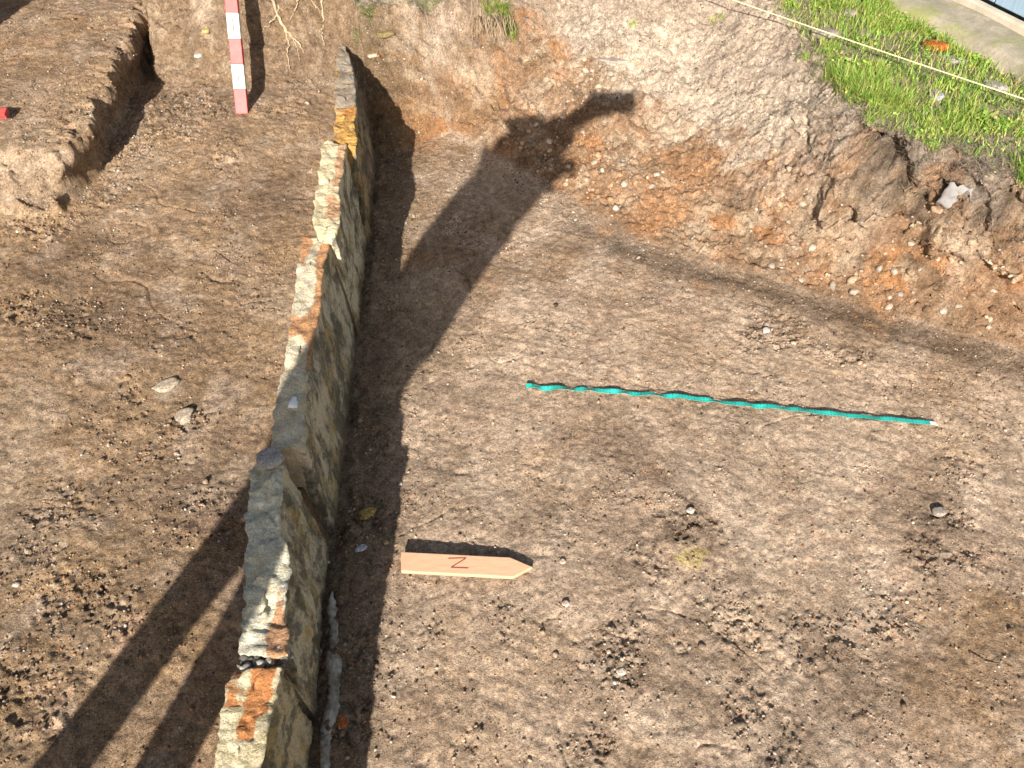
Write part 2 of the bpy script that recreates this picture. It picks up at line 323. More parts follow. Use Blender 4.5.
# ---------------------------------------------------------------- ground sheet
def axis(a, b, step, far):
    mid = np.arange(a, b, step); out = []; x = b; s = step
    while x < far: out.append(x); s = min(s*1.22, 8); x += s
    lo = []; x = a; s = step
    while x > -far: s = min(s*1.22, 8); x -= s; lo.append(x)
    return np.concatenate([np.array(lo[::-1]), mid, np.array(out)])
STEP = .0034
ax = axis(-1.75, 1.75, STEP, 70); ay = axis(.22, 2.95, STEP, 70)
GX, GY = np.meshgrid(ax, ay, indexing='xy'); gx = GX.ravel(); gy = GY.ravel()
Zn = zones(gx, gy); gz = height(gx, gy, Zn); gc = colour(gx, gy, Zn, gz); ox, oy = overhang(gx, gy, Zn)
nx, ny = len(ax), len(ay); i = np.arange(ny-1)[:, None]*nx+np.arange(nx-1)[None, :]; i = i.ravel()
quads = np.stack([i, i+1, i+1+nx, i+nx], 1)
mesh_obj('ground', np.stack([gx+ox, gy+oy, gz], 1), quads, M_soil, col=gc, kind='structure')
# ---------------------------------------------------------------- loose crumbs, gravel
def ico(sub=1):
    import bmesh
    bm = bmesh.new(); bmesh.ops.create_icosphere(bm, subdivisions=sub, radius=1)
    v = np.array([x.co[:] for x in bm.verts]); f = np.array([[q.index for q in x.verts] for x in bm.faces]); bm.free(); return v, f
IV, IF = ico(1); IV2, IF2 = ico(2)
def rocks(name, P, S, Cc, mat, sub=1, smooth=False, **k):
    n = len(P); v, f = (IV, IF) if sub == 1 else (IV2, IF2)
    ph = RNG.random((n, 3))*6.28; jit = 1+.30*(RNG.random((n, len(v)))*2-1) if sub == 1 else 1+.16*(RNG.random((n, len(v)))*2-1)
    V = v[None]*jit[..., None]*(np.stack([RNG.uniform(.75, 1.35, n), RNG.uniform(.65, 1.1, n), RNG.uniform(.45, .85, n)], 1)*S[:, None])[:, None, :]
    a = ph[:, 0][:, None]; x = V[..., 0]*np.cos(a)-V[..., 1]*np.sin(a); y = V[..., 0]*np.sin(a)+V[..., 1]*np.cos(a)
    tl = RNG.uniform(-.6, .6, (n, 1)); z = V[..., 2]*np.cos(tl)+x*np.sin(tl); x = x*np.cos(tl)-V[..., 2]*np.sin(tl)
    V = np.stack([x, y, z], -1)+P[:, None, :]
    Fc = (f[None]+(np.arange(n)*len(v))[:, None, None]).reshape(-1, 3)
    return mesh_obj(name, V.reshape(-1, 3), Fc, mat, col=np.repeat(Cc, len(v), 0), smooth=smooth, **k)
def scatter(n, dens):
    out = []; tot = 0
    while tot < n:
        X = RNG.uniform(-1.85, 1.7, 40000); Y = RNG.uniform(.2, 2.9, 40000)
        keep = RNG.random(40000) < dens(X, Y); out.append(np.stack([X[keep], Y[keep]], 1)); tot += keep.sum()
    return np.concatenate(out)[:n]
def dens_crumb(X, Y):
    Z = zones(X, Y); r = np.clip(spots(X, Y, ROUGH), 0, 1)
    d = .05+.75*r+.25*ss(.1, .7, fbm(X, Y, .1, 3, 501))
    d = d+.35*np.exp(-((Z['db']+.03)/.05)**2)*(1-Z['left'])+.35*np.exp(-((X-wallx(Y)-.10)/.06)**2)*(1-Z['left'])
    d = d+.5*ss(0, .2, Z['t'])*(1-Z['left'])
    d = d+.5*np.exp(-(Z['bd']/.06)**2)*(Y > 1.6)*Z['left']
    return np.clip(d, 0, 1)*(Z['t'] < 1.3)
def place(n, dens, smin, smax, pw, palette, pr, tint=.15, sink=.3):
    P = scatter(n, dens); X, Y = P[:, 0], P[:, 1]; Z = zones(X, Y); h = height(X, Y, Z); dx, dy = overhang(X, Y, Z)
    S = smin+(smax-smin)*RNG.random(n)**pw
    g = colour(X, Y, Z, h); pal = np.array(palette); idx = RNG.choice(len(pal)+1, n, p=pr)
    c = np.where((idx == len(pal))[:, None], g*RNG.uniform(.75, 1.25, (n, 1)), pal[np.minimum(idx, len(pal)-1)]*RNG.uniform(1-tint*1.6, 1+tint, (n, 1)))
    return np.stack([X+dx, Y+dy, h+S*sink], 1), S, c
PAL = [(.10, .07, .05), (.22, .15, .10), (.42, .33, .25), (.36, .17, .08), (.50, .46, .40)]
P, S, c = place(60000, dens_crumb, .0008, .0038, 2.6, PAL, [.08, .17, .10, .05, .03, .57])
rocks('soil_crumbs', P, S, c, M_crumb, kind='stuff')
P, S, c = place(600, dens_crumb, .0035, .0085, 3.2, PAL, [.06, .14, .12, .07, .03, .58])
rocks('soil_clods', P, S, c, M_crumb, sub=1, kind='stuff')
P, S, c = place(900, lambda X, Y: dens_crumb(X, Y)*.7+.12*(X > -.35), .0014, .0044, 2.6, [(.60, .51, .40), (.55, .40, .30), (.48, .44, .38), (.45, .35, .2)], [.40, .24, .10, .16, .10], sink=.55)
rocks('gravel', P, S, c, M_crumb, sub=2, smooth=True, kind='stuff')
P, S, c = place(420, lambda X, Y: ss(.02, .12, secT(X, Y)[0])*(1-ss(.45, .75, secT(X, Y)[0]))*(X > -.2)*ss(-.2, .3, fbm(X, Y, .25, 3, 777)), .004, .015, 2.0, [(.50, .42, .33), (.44, .26, .15), (.40, .34, .28), (.52, .38, .26)], [.16, .14, .16, .14, .40], sink=-.15)
rocks('embedded_stones', P, S, c, M_crumb, sub=1, smooth=True, kind='stuff')
# ---------------------------------------------------------------- the row of upright slabs
def slab_mat(name, top, streak, side_a, side_b, seed, streak_amt=.5, grey_amt=.3):
    m, nt, b = new_mat(name); L = nt.links
    tc = nt.nodes.new('ShaderNodeTexCoord')
    mp = N(nt, 'ShaderNodeMapping'); mp.inputs['Location'].default_value = (seed*3.1, seed, seed*.7); L.new(tc.outputs['Object'], mp.inputs['Vector']); ob = mp.outputs[0]
    ms = N(nt, 'ShaderNodeMapping'); ms.inputs['Scale'].default_value = (1, 1.0, .42); ms.inputs['Rotation'].default_value = (.45, 0, 0); L.new(ob, ms.inputs['Vector']); sv = ms.outputs[0]
    # weathered broad face: olive and grey blotches, ochre runs
    s = mix(nt, ramp(nt, noise(nt, 13, 7, .72, sv), [(.45, grey(0)), (.55, grey(1))]), tuple(v*.6 for v in side_a), tuple(v*1.3 for v in side_b))
    s = mix(nt, ramp(nt, noise(nt, 24, 6, .7, sv), [(.52, grey(0)), (.60, grey(.8))]), s, (.50, .38, .17))
    s = mix(nt, ramp(nt, noise(nt, 11, 6, .75, ob), [(.52, grey(0)), (.60, grey(.8))]), s, (.11, .11, .09))
    s = mix(nt, ramp(nt, noise(nt, 60, 4, .7, sv), [(.58, grey(0)), (.68, grey(.6))]), s, (.46, .42, .30))
    # broken top edge: cream stone with rusty seams
    at = N(nt, 'ShaderNodeAttribute', attribute_name='Col'); sp = N(nt, 'ShaderNodeSeparateColor'); L.new(at.outputs['Color'], sp.inputs[0])
    t = mix(nt, ramp(nt, noise(nt, 30, 6, .7, ob), [(.36, grey(0)), (.6, grey(1))]), top, (top[0]*.72, top[1]*.68, top[2]*.60))
    t = mix(nt, ramp(nt, noise(nt, 22, 5, .7, ob), [(.52, grey(0)), (.62, grey(grey_amt))]), t, (.26, .27, .27))
    ad = N(nt, 'ShaderNodeMath', operation='ADD'); L.new(sp.outputs[1], ad.inputs[0])
    n0 = N(nt, 'ShaderNodeMath', operation='MULTIPLY_ADD'); L.new(noise(nt, 34, 5, .65, ob), n0.inputs[0]); n0.inputs[1].default_value = 1.7; n0.inputs[2].default_value = -.85; L.new(n0.outputs[0], ad.inputs[1])
    rs = ramp(nt, ad.outputs[0], [(.38, grey(0)), (.62, grey(.85))])
    st = mix(nt, ramp(nt, noise(nt, 90, 4, .7, ob), [(.4, grey(0)), (.65, grey(1))]), streak, tuple(v*.55 for v in streak))
    t = mix(nt, rs, t, st)
    n1 = N(nt, 'ShaderNodeMath', operation='MULTIPLY_ADD'); L.new(noise(nt, 45, 5, .7, ob), n1.inputs[0]); n1.inputs[1].default_value = .8; n1.inputs[2].default_value = -.4
    a1 = N(nt, 'ShaderNodeMath', operation='ADD'); L.new(sp.outputs[0], a1.inputs[0]); L.new(n1.outputs[0], a1.inputs[1])
    tm = ramp(nt, a1.outputs[0], [(.46, grey(0)), (.54, grey(1))])
    c = mix(nt, tm, s, t)
    c = mix(nt, 1, c, ramp(nt, noise(nt, 260, 4, .7, ob), [(.33, grey(.72)), (.66, grey(1.2))]), 'MULTIPLY')
    # soil splashed on the foot
    dirt = N(nt, 'ShaderNodeMath', operation='ADD'); L.new(sp.outputs[2], dirt.inputs[0]); L.new(n1.outputs[0], dirt.inputs[1])
    c = mix(nt, ramp(nt, dirt.outputs[0], [(.42, grey(0)), (.75, grey(.9))]), c, (.16, .115, .065))
    L.new(c, b.inputs['Base Color']); b.inputs['Roughness'].default_value = .85
    bm = N(nt, 'ShaderNodeBump', Strength=.9, Distance=.014); L.new(noise(nt, 38, 8, .72, ob), bm.inputs['Height'])
    b2 = N(nt, 'ShaderNodeBump', Strength=.5, Distance=.002); L.new(noise(nt, 230, 4, .7, ob), b2.inputs['Height']); L.new(bm.outputs[0], b2.inputs['Normal']); L.new(b2.outputs[0], b.inputs['Normal'])
    return m
def slab(name, TL, TR, zt, mat, seed, label, streak=lambda u, w: 0.0, base_shift=.0, z0=-.05, rag=.006, zprof=None, dirt=.08, skew=0.0, dx=0.0, nlen=110):
    """TL, TR: measured outline points of the upper edge (near to far) at height zt; the slab goes down into the soil."""
    nl = nlen; rng = np.random.default_rng(seed)
    def line(P):
        Q = np.array([W(p[0], p[1], zt)[:2] for p in P]); s = np.concatenate([[0], np.cumsum(np.hypot(*np.diff(Q, axis=0).T))]); u = np.linspace(0, s[-1], nl)
        return np.stack([np.interp(u, s, Q[:, 0]), np.interp(u, s, Q[:, 1])], 1)
    A = line(TL); B = line(TR); B = B+np.array([dx, 0])
    nt_, ns = 14, 46; V = []; Cc = []
    for i in range(nl):
        u = i/(nl-1); z = zt+(zprof(u) if zprof else 0)
        a, b = A[i], B[i]
        ring = []
        for j in range(nt_): w = j/(nt_-1); ring.append(((a*(1-w)+b*w), z, w, 1.0, 0))
        for j in range(1, ns+1):
            w = j/ns; zz = z+(z0-z)*w
            p = b+np.array([(wallx(b[1])+.02+base_shift-b[0])*w*.9, 0]); ring.append((p, zz, 1, 0, w))
        for j in range(1, nt_): w = 1-j/(nt_-1); ring.append((a*(1-w)+np.array([wallx(b[1])+.02+base_shift, b[1]])*w, z0, w, 0, 1))
        for j in range(1, 16):
            w = j/16; ring.append((a, z0+(z-z0)*w, 0, 0, 1))
        yb = (u-.5)
        for (p, zz, w, top, sd) in ring:
            V.append((p[0], p[1]+skew*(zt-zz)*(1 if u > .5 else 1), zz))
            Cc.append((1.0 if top else (max(0, .45-sd*8) if w == 1 else 0), streak(u, w) if (top or sd < .03) else 0, np.clip(.75-(zz-0.0)/dirt*.5, 0, 1) if w == 1 else .3*(w == 1)))
    V = np.array(V); Cc = np.clip(np.array(Cc, float), 0, 1); nr = len(V)//nl
    # roughen: ends are broken unevenly, faces are riven
    X, Y, Zz = V.T
    f1 = fbm(Y, Zz+X, .10, 4, seed, .6); f2 = fbm(Y+7, Zz*1.3+X, .03, 3, seed+3, .6); f3 = fbm(X*2+Zz, Y, .05, 3, seed+5)
    cx = (A[:, 0].repeat(nr)+B[:, 0].repeat(nr))/2
    side = np.sign(X-cx)
    f4 = fbm(Y-3, Zz*1.1+X*1.2, .018, 3, seed+12, .6); f2 = fbm(Y+7+.6*X, Zz*1.3+X*1.7, .04, 3, seed+3, .6); q1 = np.round(2.2*fbm(Y+3*side, Zz*.6, .055, 2, seed+20))/2.2; q2 = np.round(2.0*fbm(Y, X, .045, 2, seed+24))/2.0
    V[:, 0] += side*(rag*.6*f1+rag*.4*f2+rag*.5*f4+rag*.55*q1); V[:, 2] += (Zz > zt-.04)*rag*.7*q2; V[:, 2] += (Zz > zt-.12)*(rag*.45*f2+rag*.5*f3+rag*.45*f4)
    uu = np.repeat(np.linspace(0, 1, nl), nr); endw = np.maximum(1-uu/.04, 0)+np.maximum(1-(1-uu)/.04, 0)
    V[:, 1] += np.sign(uu-.5)*endw*.006*fbm(X*3, Zz, .05, 3, seed+9)
    Fc = []
    for i in range(nl-1):
        for j in range(nr): Fc.append((i*nr+j, (i+1)*nr+j, (i+1)*nr+(j+1) % nr, i*nr+(j+1) % nr))
    Fc.append(tuple(range(nr))); Fc.append(tuple((nl-1)*nr+j for j in range(nr))[::-1])
    # bring the origin to the foot
    c0 = Vector((float(V[:, 0].mean()), float(V[:, 1].mean()), 0.0))
    o = mesh_obj(name, V-np.array(c0), Fc, mat, col=Cc, label=label, cat='stone slab', group='upright stone slabs set in a row'); o['category'] = 'stone slab'
    o.location = c0
    me = o.data; me.polygons[len(me.polygons)-1].use_smooth = False; me.polygons[len(me.polygons)-2].use_smooth = False
    return o
_old = mesh_obj
def mesh_obj(name, verts, faces, mat, parent=None, col=None, smooth=True, label=None, cat=None, group=None, kind=None):
    return _old(name, verts, faces, mat, parent, col, smooth, label=label, cat=cat, group=group, kind=kind)
OL1, OL2 = (.25, .22, .13), (.36, .33, .24)
m5 = slab_mat('stone_near', (.74, .64, .43), (.60, .20, .045), (.32, .28, .15), (.46, .40, .26), 1)
m4 = slab_mat('stone_lime', (.82, .77, .60), (.50, .23, .10), (.30, .27, .18), (.46, .42, .30), 2, grey_amt=.55)
m3 = slab_mat('stone_mid', (.76, .66, .48), (.55, .25, .095), (.28, .26, .19), (.46, .42, .31), 3, grey_amt=.5)
m2 = slab_mat('stone_cream', (.80, .69, .46), (.60, .32, .17), (.32, .28, .20), (.50, .45, .32), 4, grey_amt=.2)
m1 = slab_mat('stone_ochre', (.60, .34, .10), (.46, .20, .06), (.24, .18, .10), (.34, .25, .13), 5)
m0 = slab_mat('stone_soil', (.38, .31, .24), (.40, .22, .07), (.20, .16, .12), (.24, .19, .14), 6)
def bump1(x, c, w): return math.exp(-((x-c)/w)**2)
slab('stone_slab', [(31, 1553), (190, 860), (211, 768), (220, 720), (233, 671)], [(108, 1553), (238, 860), (262, 768), (272, 720), (284, 668)], .33, m5, 31, 'upright stone slab nearest the camera, cream edge with a bright orange rust streak',
     streak=lambda u, w: 1.0*bump1(w, .55, .20)*(u > .865)+.85*bump1(w, .12, .14)*(u > .93)+.8*bump1(w, .8, .14)*(u > .91)+.5*bump1(w, .6, .1)*(u > .82), rag=.007, nlen=230)
slab('stone_slab', [(242, 655), (243, 600), (247, 550), (246, 515), (252, 470), (259, 458)], [(284, 655), (284, 614), (292, 567), (281, 525), (281, 482), (284, 464)], .33, m4, 32, 'long upright slab with a pale lime-grey crumbly edge, beside the leg shadows',
     streak=lambda u, w: 1.0*bump1(w, .78, .28)*bump1(u, .02, .13)+.75*bump1(w, .9, .14)*bump1(u, .2, .2), rag=.008)
slab('stone_slab', [(270, 449), (275, 410), (283, 370), (290, 330), (294, 300), (302, 236)], [(305, 449), (304, 428), (305, 398), (310, 360), (317, 323), (322, 282), (330, 237)], .32, m3, 33, 'upright slab in the middle of the row, half grey half orange along its edge, with a white splash',
     streak=lambda u, w: .95*bump1(u, .52, .07)+(u > .56)*.9*bump1(w, .92, .24)+.95*bump1(w, .15, .28)*bump1(u, .95, .12)+.8*bump1(w, .95, .12)*bump1(u, .38, .12), rag=.005)
slab('stone_slab', [(315, 236), (313, 222), (314, 203), (318, 180), (323, 141)], [(336, 236), (341, 215), (340, 190), (345, 143)], .34, m2, 34, 'upright slab with a jagged bright cream edge, second from the far end',
     streak=lambda u, w: .95*bump1(u, .28, .14)*bump1(w, .75, .45)+.95*bump1(w, .85, .2)*(u > .5), rag=.006)
slab('stone_slab', [(333, 146), (335, 108)], [(355, 146), (356, 108)], .33, m1, 35, 'short upright slab with an ochre yellow edge near the ranging rod', streak=lambda u, w: .9*(u > .75)*bump1(w, .6, .4), rag=.006)
slab('stone_slab', [(334, 112), (335, 80), (336, 50), (340, 36)], [(357, 112), (356, 88), (350, 62), (344, 40)], .33, m0, 36, 'far end slab still coated in grey-brown soil, running into the bank', rag=.006, streak=lambda u, w: .8*bump1(w, .1, .2)*bump1(u, .5, .15),
     zprof=lambda u: -.02*bump1(u, .0, .1)-.02*u)
SLABS = [o for o in C.objects if o.name.startswith('stone_slab')]
def flatpatch(name, cx, cy, z, r, seed, mat, th=.003, parent=None, rx=1, ry=1, lump=.2, **k):
    n = 26; V = [(cx, cy, z+th)]; rr = [1+lump*math.sin(3*q+seed)+lump*.6*math.sin(7*q+seed*2) for q in np.linspace(0, 2*math.pi, n, endpoint=False)]
    for s, zz in ((.8, th), (1.0, th*.4), (1.02, -th)):
        for i in range(n): q = 2*math.pi*i/n; V.append((cx+r*rx*s*rr[i]*math.cos(q), cy+r*ry*s*rr[i]*math.sin(q), z+zz))
    Fc = [(0, 1+i, 1+(i+1) % n) for i in range(n)]
    for L_ in range(2):
        for i in range(n): a = 1+L_*n; Fc.append((a+i, a+n+i, a+n+(i+1) % n, a+(i+1) % n))
    return mesh_obj(name, V, Fc, mat, parent, **k)
q_ = W(293, 402, .325); flatpatch('lime_splash', q_[0], q_[1], .3225, .0085, 3, simple('bird_lime', [(.3, (.7, .72, .75)), (.7, (.8, .82, .84))], 60, .7, 0), parent=SLABS[2], ry=1.6)
# ---------------------------------------------------------------- single stones
def stone(name, loc, size, col, seed, mat=None, flat=.6, rot=0, sub=3, jag=.18, **k):
    import bmesh
    bm = bmesh.new(); bmesh.ops.create_icosphere(bm, subdivisions=sub, radius=1)
    V = np.array([x.co[:] for x in bm.verts]); Fc = np.array([[q.index for q in x.verts] for x in bm.faces]); bm.free()
    d = 1+jag*fbm(V[:, 0]*1.0+seed, V[:, 1]+V[:, 2]*.8, .9, 3, seed)+jag*.5*fbm(V[:, 2]+seed, V[:, 0]-V[:, 1], .5, 3, seed+2)
    V = V*d[:, None]; V[:, 2] = np.clip(V[:, 2], -.6, .62+.1*V[:, 0]); V = V*np.array(size)
    c, s = math.cos(rot), math.sin(rot); V = np.stack([V[:, 0]*c-V[:, 1]*s, V[:, 0]*s+V[:, 1]*c, V[:, 2]], 1)
    cc = np.tile(np.array(col), (len(V), 1))*(1+.15*fbm(V[:, 0]*40+seed, V[:, 1]*40, .5, 3, 4))[:, None]
    o = mesh_obj(name, V, Fc, mat or M_crumb, col=cc, smooth=True, **k); o.location = loc; return o
x, y, z = W(267, 456, .345)
stone('stone', (x+.004, y, .338), (.026, .024, .012), (.36, .34, .33), 3, label='rounded flat grey stone sitting on the joint between two slabs', cat='stone', jag=.06)
# packing stones in the joint between the two nearest slabs
pk = []
for i in range(70):
    u = RNG.random(); w = RNG.random(); a = W(240+u*48, 672-u*8-w*14, .318); pk.append((a[0], a[1], .300+.028*RNG.random()))
pk = np.array(pk); rocks('gravel', pk, RNG.uniform(.003, .009, 70), np.array([(.3, .28, .24)])*RNG.uniform(.4, 1.5, (70, 1)), M_crumb, sub=2, kind='stuff')
bone = simple('mortar', [(.3, (.30, .28, .25)), (.6, (.42, .40, .36))], 60, .9, .6, 150)
# thin sliver along the foot of the near slabs
V = []; Fc = []; sl = [(316, 800), (321, 750), (327, 700), (331, 660), (328, 620), (330, 590)]
Q = np.array([W(p[0], p[1], .02)[:2] for p in sl]); Q = np.stack([np.interp(np.linspace(0, 5, 60), range(6), Q[:, k]) for k in (0, 1)], 1)
for i, q in enumerate(Q):
    vv = RNG.uniform(-1, 1, 3); w_ = .0095*(1-.7*abs(i/30-1)**3)+.002*vv[0]+.0015*math.sin(i*.4); h_ = .014+.003*math.sin(i*.23)+.0022*vv[1]
    for (dx_, zz) in ((-w_, -.03), (-w_*1.0+.000, h_*.9), (-w_*.3, h_), (w_*.8, h_*.93), (w_*1.3, h_*.4), (w_*1.5, -.03)): V.append((q[0]+.005+.003*math.sin(i*.31)+dx_, q[1], zz))
for i in range(59):
    for j in range(6): Fc.append((i*6+j, i*6+(j+1) % 6, (i+1)*6+(j+1) % 6, (i+1)*6+j))
Fc += [tuple(range(6)), tuple(59*6+j for j in range(6))[::-1]]
o = mesh_obj('stone_sliver', V, Fc, simple('slate_grey', [(.38, (.20, .17, .13)), (.60, (.46, .43, .37))], 45, .9, 1, 70, bd=.008), label='thin grey stone sliver along the foot of the two nearest slabs', cat='stone')
def on(px, py, zg, lift=0):
    d = np.array(W(px, py, 0.0)); o_ = np.array([0, 0, HC]); d[2] = 0; d = d-o_
    t = np.linspace(.45, 1.35, 700); P = o_+d[None]*t[:, None]; h = height(P[:, 0], P[:, 1]); k = np.argmax(P[:, 2] < h)
    return (P[k, 0], P[k, 1], h[k]+lift)
STN = [((366, 514), (.020, .012, .008), (.42, .31, .10), 'yellow ochre stone lying in the shade at the foot of the slabs', .5),
       ((362, 549), (.014, .007, .006), (.52, .56, .62), 'jagged white fragment in the shade below the slabs', .5),
       ((386, 543), (.007, .006, .005), (.42, .34, .16), 'little round tan pebble in the shade left of the wooden pointer', 0),
       ((343, 724), (.010, .012, .007), (.55, .17, .06), 'round orange brick fragment in the shade at the foot of the nearest slab', 0),
       ((166, 386), (.027, .018, .008), (.50, .41, .31), 'pale flat lump of soil left of the slabs, the upper of two', .3),
       ((184, 416), (.022, .018, .008), (.48, .39, .30), 'pale flat lump of soil left of the slabs, the lower of two', .8),
       ((621, 672), (.009, .008, .006), (.55, .48, .40), 'pale pebble among dark crumbs at the bottom of the trench floor', .2),
       ((566, 604), (.008, .007, .006), (.58, .44, .36), 'pinkish pebble below the tip of the wooden pointer', .2),
       ((563, 562), (.007, .006, .005), (.60, .42, .32), 'small pink pebble just right of the tip of the wooden pointer', .2),
       ((585, 62), (.0, .0, .0), (0, 0, 0), '', 0),
       ((617, 62), (.05, .024, .012), (.46, .40, .34), 'broad flat grey stone bedded in the far bank above the shadow of the phone', -.2),
       ((766, 331), (.010, .008, .007), (.62, .57, .50), 'white angular pebble above the right half of the green tape', .3),
       ((199, 57), (.014, .011, .009), (.50, .47, .42), 'grey pebble near the far bank left of the ranging rod', .3),
       ((208, 37), (.013, .012, .009), (.50, .38, .16), 'yellowish pebble in the far bank left of the ranging rod', .3),
       ((373, 57), (.017, .010, .008), (.56, .47, .33), 'cream stone at the top of the slab shadow', .3),
       ((690, 512), (.009, .007, .006), (.58, .50, .42), 'pale pebble on the dark patch of the trench floor', .3),
       ((938, 513), (.016, .012, .010), (.30, .26, .22), 'grey stone in a dark hollow right of the green tape end', .1)]
for i, (p, s, c_, lb, sk) in enumerate(STN):
    if not lb: continue
    x, y, h = on(p[0], p[1], .2 if p[0] < 250 else 0)
    if .02 < s[0]: c_ = tuple(v*.82 for v in c_)
    stone('pebble' if s[0] < .016 else 'stone', (x, y, h+s[2]*(.35 if s[0] < .02 else .12)), s, c_, 11+i*3, jag=.2 if s[0] < .02 else .42, rot=sk, label=lb, cat='pebble' if s[0] < .016 else 'stone')
for (p, s, c_, lb, r_, zz) in [((935, 49), (.040, .020, .018), (.55, .15, .035), 'bright orange brick fragment in the grass beside the string', -.5, .4), ((953, 62), (.045, .014, .010), (.50, .46, .44), 'grey flat stone under the string next to the orange brick', -.6, .4),
                            ((995, 88), (.035, .018, .012), (.46, .40, .36), 'brownish flat stone under the string at the right edge', -.8, .4), ((863, 36), (.020, .022, .012), (.58, .46, .40), 'pinkish stone in the grass just left of the string', 0, .4),
                            ((918, 27), (.018, .018, .012), (.60, .56, .42), 'small cream stone in the grass above the orange brick', 0, .4), ((935, 98), (.020, .022, .014), (.50, .48, .50), 'grey-white stone in the grass edge below the string', .3, .4),
                            ((848, 15), (.022, .020, .012), (.50, .42, .38), 'grey-pink stone at the top of the grassy bank', .3, .4), ((385, 38), (.030, .016, .014), (.34, .26, .12), 'mossy ochre stone in the bank beyond the slab row', .1, .3),
                            ((825, 38), (.045, .025, .02), (.42, .35, .29), 'large grey-brown clod on the crest of the bank left of the grass', .1, .4)]:
    x, y, h = on(p[0], p[1], zz)
    c_ = tuple(v*.62 for v in c_)
    stone('brick_fragment' if 'brick frag' in lb else 'stone', (x, y, h+s[2]*.5), s, c_, int(p[0]), rot=r_, label=lb, cat='brick fragment' if 'brick frag' in lb else 'stone')
# ---------------------------------------------------------------- grass
def leaf_mat(name, ca, cb, cc_):
    m, nt, b = new_mat(name); L = nt.links
    at = N(nt, 'ShaderNodeAttribute', attribute_name='Col'); L.new(at.outputs['Color'], b.inputs['Base Color']); b.inputs['Roughness'].default_value = .5
    tr = N(nt, 'ShaderNodeBsdfTranslucent'); L.new(at.outputs['Color'], tr.inputs['Color']); mx = N(nt, 'ShaderNodeMixShader'); mx.inputs[0].default_value = .35
    L.new(b.outputs[0], mx.inputs[1]); L.new(tr.outputs[0], mx.inputs[2]); L.new(mx.outputs[0], nt.nodes['Material Output'].inputs['Surface']); return m
M_leaf = leaf_mat('grass_blade', 0, 0, 0)
def blades(name, P, Ln, Wd, lean, Cc, seg=3, mat=M_leaf, down=0, **k):
    n = len(P); az = RNG.uniform(0, 6.283, n); V = np.zeros((n, seg*2+1, 3)); curve = lean
    dx, dy = np.cos(az), np.sin(az)
    for s in range(seg+1):
        t = s/seg; out = Ln*curve*t**1.6; up = Ln*np.sqrt(np.maximum(1-(curve*t)**2*.8, .1))*t*(1-2*down)
        x = P[:, 0]+dx*out; y = P[:, 1]+dy*out; z = P[:, 2]+up
        w = Wd*(1-t**1.5)
        if s < seg:
            V[:, 2*s] = np.stack([x-dy*w, y+dx*w, z], 1); V[:, 2*s+1] = np.stack([x+dy*w, y-dx*w, z], 1)
        else: V[:, 2*s] = np.stack([x, y, z], 1)
    nv = seg*2+1; F4 = []
    for s in range(seg-1): F4.append((2*s, 2*s+1, 2*s+3)); F4.append((2*s, 2*s+3, 2*s+2))
    F4.append((2*seg-2, 2*seg-1, 2*seg)); F4 = np.array(F4)
    Fc = (F4[None]+(np.arange(n)*nv)[:, None, None]).reshape(-1, 3)
    col = np.repeat(Cc, nv, 0)
    return mesh_obj(name, V.reshape(-1, 3), Fc, mat, col=col, **k)
def grass_pts(n, box, test):
    out = []; tot = 0; it = 0
    while tot < n and it < 60:
        it += 1; X = RNG.uniform(box[0], box[1], 20000); Y = RNG.uniform(box[2], box[3], 20000); k = RNG.random(20000) < test(X, Y); out.append(np.stack([X[k], Y[k]], 1)); tot += k.sum()
    return np.concatenate(out)[:n]
def path_d(X, Y):      # distance beyond the near edge of the pale concrete apron
    ax_, ay_ = W(905, 8, .42)[:2]; bx_, by_ = W(1030, 75, .42)[:2]
    nx_, ny_ = -(by_-ay_), (bx_-ax_); l = math.hypot(nx_, ny_); return ((X-ax_)*nx_+(Y-ay_)*ny_)/l
HOL = [W(882, 150, .36)[:2]+(.06,), W(866, 128, .38)[:2]+(.05,), W(845, 110, .38)[:2]+(.04,), W(950, 170, .36)[:2]+(.05,)]
def gtest(X, Y):
    t, db, dt = secT(X, Y); e = .82*X-.57*Y
    m = ss(-.03, .03, dt+.07*fbm(X, Y, .10, 4, 611, .6))*ss(-.70, -.55, e+.1*fbm(X, Y, .15, 2, 603))
    pt = ss(.0, .42, fbm(X, Y, .13, 4, 605)+.15*fbm(X, Y, .03, 2, 608))
    for qx_, qy_, qr_ in HOL: m = m*(1-np.exp(-((X-qx_)**2+(Y-qy_)**2)/qr_**2))
    m = m*(.10+.90*pt)*(path_d(X, Y) < .01+.03*fbm(X, Y, .1, 3, 610))
    return m
def green(n, X, Y):
    a = np.array([(.22, .38, .05), (.32, .48, .08), (.12, .24, .04), (.46, .50, .11), (.50, .42, .18)]); i = RNG.choice(5, n, p=[.24, .24, .14, .18, .20]); return a[i]*RNG.uniform(.75, 1.25, (n, 1))
P2 = grass_pts(34000, (.6, 2.6, .7, 3.0), gtest)
X, Y = P2.T; Zg = zones(X, Y); h = height(X, Y, Zg); dx, dy = overhang(X, Y, Zg); P3 = np.stack([X+dx, Y+dy, h-.002], 1); n = len(P3)
gl = .6+.6*np.clip(fbm(X, Y, .1, 3, 615)+.4, 0, 1)
blades('grass', P3, RNG.uniform(.012, .046, n)*gl, RNG.uniform(.0008, .0019, n), RNG.uniform(.35, .98, n), green(n, X, Y), kind='stuff')
